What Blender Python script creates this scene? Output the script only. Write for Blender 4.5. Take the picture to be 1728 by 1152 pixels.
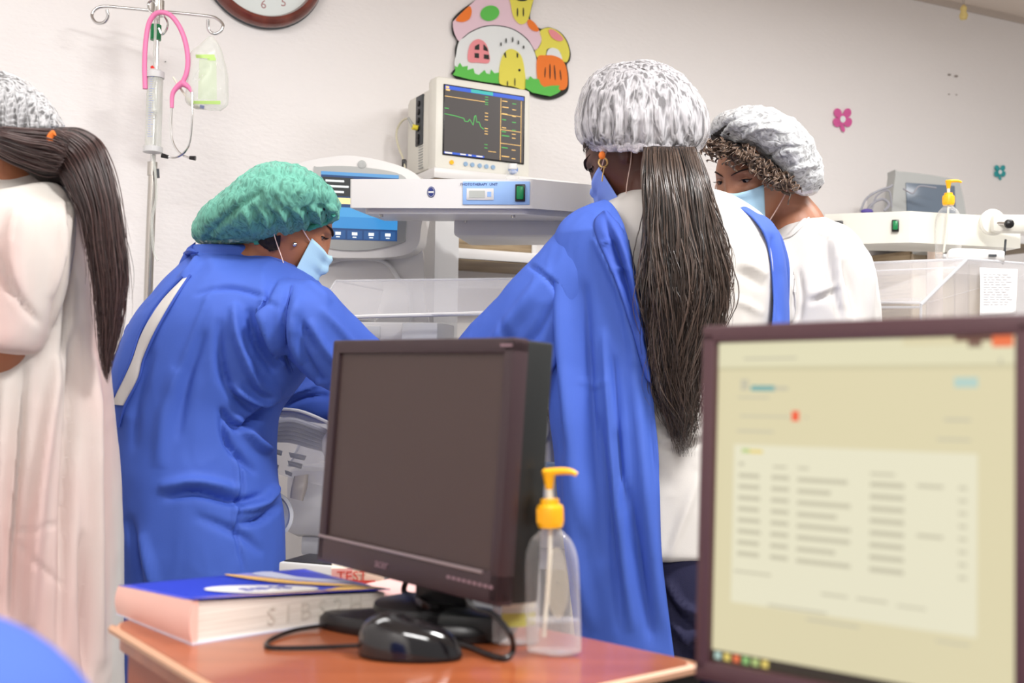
import bpy, bmesh, math, random
import numpy as np
from mathutils import Vector, Matrix, noise as mnoise
from mathutils.bvhtree import BVHTree
from mathutils.geometry import tessellate_polygon
S = bpy.context.scene
for o in list(bpy.data.objects): bpy.data.objects.remove(o)
rnd = random.Random(7); nrnd = np.random.RandomState(5)
PI = math.pi
# ------------------------------------------------------------------ camera, world, lights, exposure
F_PX, CX, CY = 1900.0, 864.0, 576.0
CAM = np.array([0, 0, 1.05])
_p = math.atan(64/F_PX); _r = math.radians(1.0)
FW = np.array([0, math.cos(_p), math.sin(_p)]); _U0 = np.array([0, -math.sin(_p), math.cos(_p)]); _R0 = np.array([1., 0, 0])
UP = math.cos(_r)*_U0 - math.sin(_r)*_R0; RT = math.cos(_r)*_R0 + math.sin(_r)*_U0
cd = bpy.data.cameras.new('camera'); cam = bpy.data.objects.new('camera', cd); S.collection.objects.link(cam)
cd.sensor_width = 36; cd.lens = F_PX/1728*36; cd.clip_start = .05; cd.clip_end = 60
cam.matrix_world = Matrix(((RT[0], UP[0], -FW[0], CAM[0]), (RT[1], UP[1], -FW[1], CAM[1]), (RT[2], UP[2], -FW[2], CAM[2]), (0, 0, 0, 1)))
cd.dof.use_dof = True; cd.dof.focus_distance = 2.45; cd.dof.aperture_fstop = 4.0
S.camera = cam
wd = bpy.data.worlds.new('world'); S.world = wd; wd.use_nodes = True
bg = wd.node_tree.nodes['Background']; bg.inputs[0].default_value = (1.0, .965, .95, 1); bg.inputs[1].default_value = .36
S.view_settings.view_transform = 'Standard'; S.view_settings.look = 'None'; S.view_settings.gamma = 1
S.view_settings.use_curve_mapping = False; S.view_settings.exposure = 0.40
def lamp(name, loc, energy, size, sizey, target, col=(1, .985, .97)):
    l = bpy.data.lights.new(name, 'AREA'); l.shape = 'RECTANGLE'; l.size = size; l.size_y = sizey; l.energy = energy; l.color = col
    o = bpy.data.objects.new(name, l); S.collection.objects.link(o); o.location = loc
    o.rotation_euler = (Vector(target)-Vector(loc)).to_track_quat('-Z', 'Y').to_euler(); return o
lamp('ceiling_light_source', (-1.0, 1.75, 2.52), 13, 1.2, .3, (-1.1, 1.91, 0))
lamp('ceiling_light_source', (.95, 1.25, 2.52), 46, .6, .3, (.95, 1.26, 0))
lamp('ceiling_light_source', (1.75, 2.75, 2.52), 22, 1.2, .3, (1.75, 2.76, 0))  # extra lamp, added to brighten the right wall
lamp('ceiling_light_source', (.2, -.6, 2.52), 44, 1.2, .3, (.2, -.59, 0))

def ray(px, py): return FW + (px-CX)/F_PX*RT - (py-CY)/F_PX*UP
def P(px, py, d):
    v = ray(px, py); return CAM + v*(d/v[1])
def pix(V):
    d = np.asarray(V)-CAM; z = d@FW; z = np.where(np.abs(z) < 1e-6, 1e-6, z)
    return np.stack([CX+F_PX*(d@RT)/z, CY-F_PX*(d@UP)/z], -1)
def atz(px, py, z):
    v = ray(px, py); return CAM + v*((z-CAM[2])/v[2])
WA = math.radians(26); WU = np.array([math.cos(WA), math.sin(WA), 0]); WN = np.array([math.sin(WA), -math.cos(WA), 0]); WP = np.array([0, 3.64, 0])
def onwall(px, py, off=0.):
    v = ray(px, py); q = WP+WN*off; t = ((q-CAM)@WN)/(v@WN); return CAM+v*t
# ------------------------------------------------------------------ mesh tools
WO = {}
def catmull(pts, n):
    pts = np.asarray(pts, float); k = len(pts)
    if k == 2: t = np.linspace(0, 1, n)[:, None]; return pts[0]*(1-t)+pts[1]*t
    t = np.linspace(0, k-1, n); i = np.clip(t.astype(int), 0, k-2); u = (t-i)[:, None]
    g = lambda j: pts[np.clip(j, 0, k-1)]
    p0, p1, p2, p3 = g(i-1), g(i), g(i+1), g(i+2)
    p0 = np.where((i == 0)[:, None], 2*p1-p2, p0); p3 = np.where((i == k-2)[:, None], 2*p2-p1, p3)
    return .5*((2*p1)+(-p0+p2)*u+(2*p0-5*p1+4*p2-p3)*u**2+(-p0+3*p1-3*p2+p3)*u**3)
def hashn(ix, iy, iz):
    h = (ix*374761393+iy*668265263+iz*2147483647) & 0xffffffff
    h = ((h ^ (h >> 13))*1274126177) & 0xffffffff; return ((h ^ (h >> 16)) & 0xffff)/32767.5-1
def vnoise(p):
    p = np.asarray(p); i = np.floor(p).astype(np.int64); f = p-i; f = f*f*(3-2*f); r = 0
    for a in (0, 1):
        for b in (0, 1):
            for c in (0, 1):
                w = (f[:, 0] if a else 1-f[:, 0])*(f[:, 1] if b else 1-f[:, 1])*(f[:, 2] if c else 1-f[:, 2])
                r = r+w*hashn(i[:, 0]+a, i[:, 1]+b, i[:, 2]+c)
    return r
def frame(pos, yaw=0, tilt=0, roll=0):
    return Matrix.Translation(Vector(pos)) @ Matrix.Rotation(math.radians(yaw), 4, 'Z') @ Matrix.Rotation(math.radians(tilt), 4, 'X') @ Matrix.Rotation(math.radians(roll), 4, 'Y')
def basis(pos, x, y, z):
    return Matrix(((x[0], y[0], z[0], pos[0]), (x[1], y[1], z[1], pos[1]), (x[2], y[2], z[2], pos[2]), (0, 0, 0, 1)))
def rounded_poly(poly, r, n=5):
    out = []; k = len(poly)
    for i in range(k):
        p, a, c = (np.array(poly[j][:2], float) for j in (i, i-1, (i+1) % k)); u = (a-p)/np.linalg.norm(a-p); v = (c-p)/np.linalg.norm(c-p)
        for t in np.linspace(0, 1, n): out.append(tuple((p+u*r)*(1-t)**2+2*t*(1-t)*p+(p+v*r)*t**2))
    return out
class MB:
    def __init__(s, M=None): s.v = []; s.f = []; s.m = []; s.M = M
    def add(s, V, Fc, mi=0, M=None):
        n = len(s.v); M = M if M is not None else s.M; V = np.asarray(V, float)
        if M is not None:
            A = np.array(M); V = V@A[:3, :3].T+A[:3, 3]
        s.v.extend(V.tolist()); s.f.extend([tuple(i+n for i in f) for f in Fc]); s.m.extend([mi]*len(Fc)); return s
    def box(s, c, sz, bev=0., mi=0, M=None, seg=2):
        bm = bmesh.new(); bmesh.ops.create_cube(bm, size=1)
        bmesh.ops.scale(bm, vec=sz, verts=bm.verts)
        if bev: bmesh.ops.bevel(bm, geom=bm.edges[:], offset=min(bev, min(sz)*.49), segments=seg, profile=.5, affect='EDGES')
        bm.verts.index_update()
        V = [(v.co.x+c[0], v.co.y+c[1], v.co.z+c[2]) for v in bm.verts]; Fc = [[v.index for v in f.verts] for f in bm.faces]; bm.free()
        return s.add(V, Fc, mi, M)
    def rings(s, R, cap=True, closed=True, mi=0, M=None):
        R = np.asarray(R); n, m = R.shape[:2]; Fc = []
        for i in range(n-1):
            for j in range(m if closed else m-1):
                k = (j+1) % m; Fc.append((i*m+j, i*m+k, (i+1)*m+k, (i+1)*m+j))
        V = R.reshape(-1, 3)
        if cap and closed:
            V = np.vstack([V, R[0].mean(0), R[-1].mean(0)])
            for j in range(m):
                k = (j+1) % m; Fc.append((n*m, k, j)); Fc.append((n*m+1, (n-1)*m+j, (n-1)*m+k))
        return s.add(V, Fc, mi, M)
    def lathe(s, prof, m=32, mi=0, M=None, sx=1., sy=1.):
        a = np.linspace(0, 2*PI, m, endpoint=False)
        R = [np.stack([r*np.cos(a)*sx, r*np.sin(a)*sy, np.full(m, z)], -1) for r, z in prof]
        return s.rings(R, True, True, mi, M)
    def tube(s, pts, rad, m=8, n=None, mi=0, M=None, flat=1.):
        pts = np.asarray(pts, float); k = len(pts)
        if np.isscalar(rad): rad = [rad]*k
        if n is None: n = k if k == 2 else (k-1)*6+1
        Q = catmull(np.hstack([pts, np.array(rad, float)[:, None]]), n); C = Q[:, :3]; r = np.maximum(Q[:, 3], 1e-5)
        T = np.gradient(C, axis=0); T /= np.linalg.norm(T, axis=1)[:, None]+1e-12
        nrm = np.cross(T[0], [0.13, .21, .97]); nrm /= np.linalg.norm(nrm)+1e-12; R = []
        a = np.linspace(0, 2*PI, m, endpoint=False)
        for i in range(n):
            nrm = nrm-T[i]*(nrm@T[i]); nrm /= np.linalg.norm(nrm)+1e-12; b = np.cross(T[i], nrm)
            R.append(C[i]+r[i]*(np.cos(a)[:, None]*nrm+flat*np.sin(a)[:, None]*b))
        return s.rings(R, True, True, mi, M)
    def ell(s, c, r, m=24, n=14, mi=0, M=None, rot=None):
        ph = np.linspace(.02, PI-.02, n); a = np.linspace(0, 2*PI, m, endpoint=False)
        R = np.stack([np.outer(np.sin(ph), np.cos(a))*r[0], np.outer(np.sin(ph), np.sin(a))*r[1], np.outer(np.cos(ph), np.ones(m))*r[2]], -1)
        if rot is not None: R = R@np.array(rot).T
        return s.rings(R+np.array(c), True, True, mi, M)
    def plate(s, poly, th, mi=0, M=None, f=None):
        # polygon (2-D points) extruded by th; f maps (x, y, offset) to a 3-D point
        f = f or (lambda x, y, o: (x, -o, y))
        n = len(poly); V = [f(x, y, 0) for x, y in poly]+[f(x, y, th) for x, y in poly]
        T = tessellate_polygon([[Vector((x, y, 0)) for x, y in poly]])
        Fc = [tuple(t) for t in T]+[tuple(i+n for i in t) for t in T]+[(i, (i+1) % n, n+(i+1) % n, n+i) for i in range(n)]
        return s.add(V, Fc, mi, M)
    def quad(s, x0, z0, x1, z1, y, mi=0, M=None): return s.add([(x0, y, z0), (x1, y, z0), (x1, y, z1), (x0, y, z1)], [(0, 1, 2, 3)], mi, M)
    def text(s, txt, size, mi=0, M=None, ext=.0002, shear=0, align='CENTER'):
        c = bpy.data.curves.new('t', 'FONT'); c.body = txt; c.size = size; c.extrude = ext; c.align_x = align; c.align_y = 'CENTER'; c.shear = shear; c.resolution_u = 2
        o = bpy.data.objects.new('t', c); S.collection.objects.link(o)
        me = bpy.data.meshes.new_from_object(o.evaluated_get(bpy.context.evaluated_depsgraph_get()))
        V = [(v.co.x, -v.co.z, v.co.y) for v in me.vertices]; Fc = [tuple(p.vertices) for p in me.polygons]
        bpy.data.objects.remove(o); bpy.data.curves.remove(c); bpy.data.meshes.remove(me)
        if Fc: s.add(V, Fc, mi, M)
        return s
def ringset(rows, n=60, m=72, scale=1., a0=0., a1=2*PI, expo=2., grow=0.):
    """rows: (ax,ay,bx,by,depth,thick) silhouette pixel pairs -> rings of 3-D points (real depth and thickness)"""
    Q = catmull(rows, n); full = abs(a1-a0-2*PI) < 1e-6; th = np.linspace(a0, a1, m, endpoint=not full); out = []
    c, sn = np.cos(th), np.sin(th)
    if expo != 2: c = np.sign(c)*np.abs(c)**(2/expo); sn = np.sign(sn)*np.abs(sn)**(2/expo)
    for q in Q:
        A, B = P(q[0], q[1], q[4]), P(q[2], q[3], q[6] if len(q) > 6 else q[4]); C = (A+B)/2; h = (A-B)/2; L = np.linalg.norm(h)
        vd = C-CAM; vd = vd-h*(vd@h)/(L*L+1e-12); vd /= np.linalg.norm(vd)
        k = scale+grow/max(L, 1e-3); X = C+np.outer(c, h)*k+np.outer(sn, vd)*(max(q[5], .002)*scale+grow)
        if len(q) > 6:      # tilted ring: keep its outline between the two silhouette points
            a2, b2 = np.array(q[:2]), np.array(q[2:4]); L2 = np.linalg.norm(b2-a2); u2 = (b2-a2)/(L2+1e-9); t_ = (pix(X)-a2)@u2; m0 = (1-scale)*L2/2
            nt_ = m0+(t_-t_.min())/(t_.max()-t_.min()+1e-9)*(L2-2*m0); X = X+np.outer((nt_-t_)*((X-CAM)@FW)/F_PX, RT*u2[0]-UP*u2[1])
        out.append(X)
    return np.array(out)
def loft(mb, rows, n=60, m=72, mi=0, **k): return mb.rings(ringset(rows, n, m, **k), True, True, mi)

def link(name, me, parent=None, mats=(), loc=None):
    o = bpy.data.objects.new(name, me); S.collection.objects.link(o)
    for m in mats: me.materials.append(m)
    return o
def mkmesh(name, V, Fc, mi, off, smooth=True, ang=38):
    me = bpy.data.meshes.new(name); V = np.asarray(V)-np.asarray(off)
    me.from_pydata(V.tolist(), [], Fc); 
    if mi is not None and any(mi): me.polygons.foreach_set('material_index', mi)
    me.polygons.foreach_set('use_smooth', [smooth]*len(me.polygons)); me.validate()
    bm = bmesh.new(); bm.from_mesh(me); bmesh.ops.recalc_face_normals(bm, faces=bm.faces); bm.to_mesh(me); bm.free()
    if smooth and ang: me.set_sharp_from_angle(angle=math.radians(ang))
    me.update(); return me
def obj(name, mb, mats, parent=None, loc=None, ang=38, label=None):
    """link an MB as ONE mesh object; parent = thing or part"""
    if not isinstance(mats, (list, tuple)): mats = [mats]
    off = WO[parent.name] if parent else np.array(loc if loc is not None else (np.min(mb.v, 0)+np.max(mb.v, 0))/2*np.array([1, 1, 0])+np.array([0, 0, np.min(mb.v, 0)[2]]))
    me = mkmesh(name, mb.v, mb.f, mb.m, off, True, ang)
    o = link(name, me, parent, mats); WO[o.name] = off
    if parent: o.parent = parent
    else: o.location = off
    if label: o['label'] = label
    return o
def tag(o, label, cat, group=None, kind=None):
    o['label'] = label; o['category'] = cat
    if group: o['group'] = group
    if kind: o['kind'] = kind
    return o
def thing(name, label, cat, loc, group=None):
    o = bpy.data.objects.new(name, None); S.collection.objects.link(o); o.location = loc; o.empty_display_size = .05
    WO[o.name] = np.array(loc, float); return tag(o, label, cat, group)
def structure(name, mb, mat, loc=(0, 0, 0)):
    o = obj(name, mb, mat, None, loc, ang=30); o['kind'] = 'structure'; return o
def remeshed(mb, voxel, smooth=4, fac=.5):
    me = bpy.data.meshes.new('r'); me.from_pydata(mb.v, [], mb.f)
    bm = bmesh.new(); bm.from_mesh(me); bmesh.ops.recalc_face_normals(bm, faces=bm.faces); bm.to_mesh(me); bm.free()
    o = bpy.data.objects.new('r', me); S.collection.objects.link(o)
    r = o.modifiers.new('r', 'REMESH'); r.mode = 'VOXEL'; r.voxel_size = voxel; r.adaptivity = 0
    if smooth: sm = o.modifiers.new('s', 'SMOOTH'); sm.iterations = smooth; sm.factor = fac
    ev = o.evaluated_get(bpy.context.evaluated_depsgraph_get()); m2 = bpy.data.meshes.new_from_object(ev)
    bpy.data.objects.remove(o); n = len(m2.vertices); V = np.empty(n*3); m2.vertices.foreach_get('co', V)
    out = MB(); out.v = V.reshape(-1, 3); out.f = [tuple(p.vertices) for p in m2.polygons]; out.m = [0]*len(out.f)
    bpy.data.meshes.remove(m2); return out
def normals(mb):
    me = bpy.data.meshes.new('n'); me.from_pydata(np.asarray(mb.v).tolist(), [], mb.f)
    bm = bmesh.new(); bm.from_mesh(me); bmesh.ops.recalc_face_normals(bm, faces=bm.faces); bm.to_mesh(me); bm.free(); me.update()
    N = np.empty(len(me.vertices)*3); me.vertices.foreach_get('normal', N); bpy.data.meshes.remove(me); return N.reshape(-1, 3)
def sculpt(mb, folds=(), wr=(), zmin=None):
    """real displacement: folds = (pixel polyline, width, height in m) on the side the folds lie; wr = (amp, scale xyz, seed) wrinkles all round"""
    V = np.asarray(mb.v, float); N = normals(mb); px = pix(V); view = V-CAM; view /= np.linalg.norm(view, axis=1)[:, None]
    fr = np.clip(-(N*view).sum(1)*2.2+.15, 0, 1); D = np.zeros(len(V))
    for pl, w, amp in folds:
        pl = catmull(pl, max(8, len(pl)*5)); best = np.full(len(V), 1e9); tt = np.zeros(len(V)); k = len(pl)-1
        near = (px[:, 0] > pl[:, 0].min()-3*w) & (px[:, 0] < pl[:, 0].max()+3*w) & (px[:, 1] > pl[:, 1].min()-3*w) & (px[:, 1] < pl[:, 1].max()+3*w)
        q = px[near]; b = np.full(len(q), 1e9); t_ = np.zeros(len(q))
        for i in range(k):
            a, c = pl[i], pl[i+1]; ab = c-a; t = np.clip(((q-a)@ab)/(ab@ab+1e-9), 0, 1); d = np.linalg.norm(q-(a+t[:, None]*ab), axis=1)
            u = d < b; b[u] = d[u]; t_[u] = (i+t[u])/k
        best[near] = b; tt[near] = t_
        taper = np.clip(np.sin(np.clip(tt, .0, 1)*PI), 0, 1)**.6*.9+.1
        D += 2.0*amp*np.exp(-(best/(w*.85))**2)*fr*taper
    for amp, sc, seed in wr:
        q = V*np.array(sc)+seed; w1 = vnoise(q*.7+9); n1 = vnoise(q+w1[:, None]*.6); D += amp*((1-np.abs(n1)*2)*.6+vnoise(q*2.1)*.3)
    mb.v = V+N*D[:, None]; return mb
def caster(mb): return BVHTree.FromPolygons([tuple(v) for v in np.asarray(mb.v).tolist()], mb.f)
def hit(bvh, px, py, off=.0, dflt=2.3):
    v = Vector(ray(px, py)).normalized(); h = bvh.ray_cast(Vector(CAM), v)
    return (np.array(h[0])-np.array(v)*off) if h[0] is not None else P(px, py, dflt)
def strip(mb, bvh, L, R, n=50, m=6, off=.002, dflt=2.3, mi=0):
    L = catmull(L, n); R = catmull(R, n); G = []
    for a, b in zip(L, R): G.append([hit(bvh, *(a*(1-t)+b*t), off+.003*math.sin(t*PI), dflt) for t in np.linspace(0, 1, m)])
    return mb.rings(np.array(G), False, False, mi)
# ------------------------------------------------------------------ materials
def lin(c): c = np.array(c[:3], float)/255; return tuple(np.where(c <= .04045, c/12.92, ((c+.055)/1.055)**2.4))+(1,)
def mat(name, col, rough=.5, metal=0., bump=0., bscale=60., var=0., vscale=6., stretch=(1, 1, 1), coat=0., sheen=0., trans=0., ior=1.45, emit=None, estr=1., alpha=1., sss=0., col2=None, thr=(.45, .6)):
    m = bpy.data.materials.new(name); m.use_nodes = True; nt = m.node_tree; b = nt.nodes['Principled BSDF']; N = nt.nodes.new; L = nt.links.new
    c = lin(col); b.inputs['Base Color'].default_value = c; b.inputs['Roughness'].default_value = rough; b.inputs['Metallic'].default_value = metal
    b.inputs['Coat Weight'].default_value = coat; b.inputs['Coat Roughness'].default_value = .1; b.inputs['Sheen Weight'].default_value = sheen
    b.inputs['Transmission Weight'].default_value = trans; b.inputs['IOR'].default_value = ior; b.inputs['Alpha'].default_value = alpha
    if sss: b.inputs['Subsurface Weight'].default_value = sss; b.inputs['Subsurface Radius'].default_value = (.012, .005, .003)
    if emit is not None: b.inputs['Emission Color'].default_value = lin(emit); b.inputs['Emission Strength'].default_value = estr
    if bump or var or col2:
        tc = N('ShaderNodeTexCoord'); mp = N('ShaderNodeMapping'); mp.inputs['Scale'].default_value = stretch; L(tc.outputs['Object'], mp.inputs[0])
    if var or col2:
        n = N('ShaderNodeTexNoise'); n.inputs['Scale'].default_value = vscale; n.inputs['Detail'].default_value = 5; L(mp.outputs[0], n.inputs['Vector'])
        mx = N('ShaderNodeMix'); mx.data_type = 'RGBA'
        if col2:
            mr = N('ShaderNodeMapRange'); mr.inputs[1].default_value = thr[0]; mr.inputs[2].default_value = thr[1]; L(n.outputs[0], mr.inputs[0]); L(mr.outputs[0], mx.inputs[0])
            mx.inputs[6].default_value = c; mx.inputs[7].default_value = lin(col2)
        else:
            L(n.outputs[0], mx.inputs[0]); mx.inputs[6].default_value = tuple(x*(1-var) for x in c[:3])+(1,); mx.inputs[7].default_value = tuple(min(1, x*(1+var)) for x in c[:3])+(1,)
        L(mx.outputs[2], b.inputs['Base Color'])
    if bump:
        n = N('ShaderNodeTexNoise'); n.inputs['Scale'].default_value = bscale; n.inputs['Detail'].default_value = 4; L(mp.outputs[0], n.inputs['Vector'])
        bp = N('ShaderNodeBump'); bp.inputs['Strength'].default_value = bump; bp.inputs['Distance'].default_value = .004; L(n.outputs[0], bp.inputs['Height']); L(bp.outputs[0], b.inputs['Normal'])
    return m
def glassy(name, col, fac, rough=.06, edge=.5):
    """thin clear plastic: mostly see-through, milky and shiny by fresnel"""
    m = bpy.data.materials.new(name); m.use_nodes = True; nt = m.node_tree; b = nt.nodes['Principled BSDF']; N = nt.nodes.new; L = nt.links.new
    b.inputs['Base Color'].default_value = lin(col); b.inputs['Roughness'].default_value = rough
    t = N('ShaderNodeBsdfTransparent'); mx = N('ShaderNodeMixShader'); lw = N('ShaderNodeLayerWeight'); lw.inputs[0].default_value = .35
    ma = N('ShaderNodeMath'); ma.operation = 'MULTIPLY_ADD'; ma.inputs[1].default_value = edge; ma.inputs[2].default_value = fac; ma.use_clamp = True
    L(lw.outputs['Facing'], ma.inputs[0]); L(ma.outputs[0], mx.inputs[0]); L(t.outputs[0], mx.inputs[1]); L(b.outputs[0], mx.inputs[2]); L(mx.outputs[0], nt.nodes['Material Output'].inputs[0]); return m
def capmat(name, col, lo, hi, scale, stretch, dist=.7, det=6):
    """crinkled non-woven cap: thin where flat, opaque on its pleats"""
    m = bpy.data.materials.new(name); m.use_nodes = True; nt = m.node_tree; b = nt.nodes['Principled BSDF']; N = nt.nodes.new; L = nt.links.new
    b.inputs['Base Color'].default_value = lin(col); b.inputs['Roughness'].default_value = .7
    tc = N('ShaderNodeTexCoord'); mp = N('ShaderNodeMapping'); mp.inputs['Scale'].default_value = stretch; L(tc.outputs['Object'], mp.inputs[0])
    n = N('ShaderNodeTexNoise'); n.inputs['Scale'].default_value = scale; n.inputs['Detail'].default_value = det; n.inputs['Distortion'].default_value = dist; L(mp.outputs[0], n.inputs['Vector'])
    ab = N('ShaderNodeMath'); ab.operation = 'SUBTRACT'; ab.inputs[1].default_value = .5; L(n.outputs[0], ab.inputs[0])
    a2 = N('ShaderNodeMath'); a2.operation = 'ABSOLUTE'; L(ab.outputs[0], a2.inputs[0])
    mr = N('ShaderNodeMapRange'); mr.inputs[1].default_value = 0; mr.inputs[2].default_value = .15; mr.inputs[3].default_value = hi; mr.inputs[4].default_value = lo; L(a2.outputs[0], mr.inputs[0])
    bp = N('ShaderNodeBump'); bp.inputs['Strength'].default_value = .6; bp.inputs['Distance'].default_value = .004; L(mr.outputs[0], bp.inputs['Height']); L(bp.outputs[0], b.inputs['Normal'])
    t = N('ShaderNodeBsdfTransparent'); mx = N('ShaderNodeMixShader'); L(mr.outputs[0], mx.inputs[0]); L(t.outputs[0], mx.inputs[1]); L(b.outputs[0], mx.inputs[2]); L(mx.outputs[0], nt.nodes['Material Output'].inputs[0]); return m
def hairmat(name, c0, c1, rough=.35):
    m = bpy.data.materials.new(name); m.use_nodes = True; nt = m.node_tree; b = nt.nodes['Principled BSDF']
    g = nt.nodes.new('ShaderNodeNewGeometry'); mx = nt.nodes.new('ShaderNodeMix'); mx.data_type = 'RGBA'; mx.inputs[6].default_value = lin(c0); mx.inputs[7].default_value = lin(c1)
    nt.links.new(g.outputs['Random Per Island'], mx.inputs[0]); nt.links.new(mx.outputs[2], b.inputs['Base Color']); b.inputs['Roughness'].default_value = rough; b.inputs['Specular IOR Level'].default_value = .7; return m
def wood(name, c0, c1, scale=3., stretch=(1, 8, 8), rough=.35, coat=.3):
    m = mat(name, c0, rough, col2=c1, vscale=scale, stretch=stretch, coat=coat, thr=(.35, .65)); return m
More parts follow.
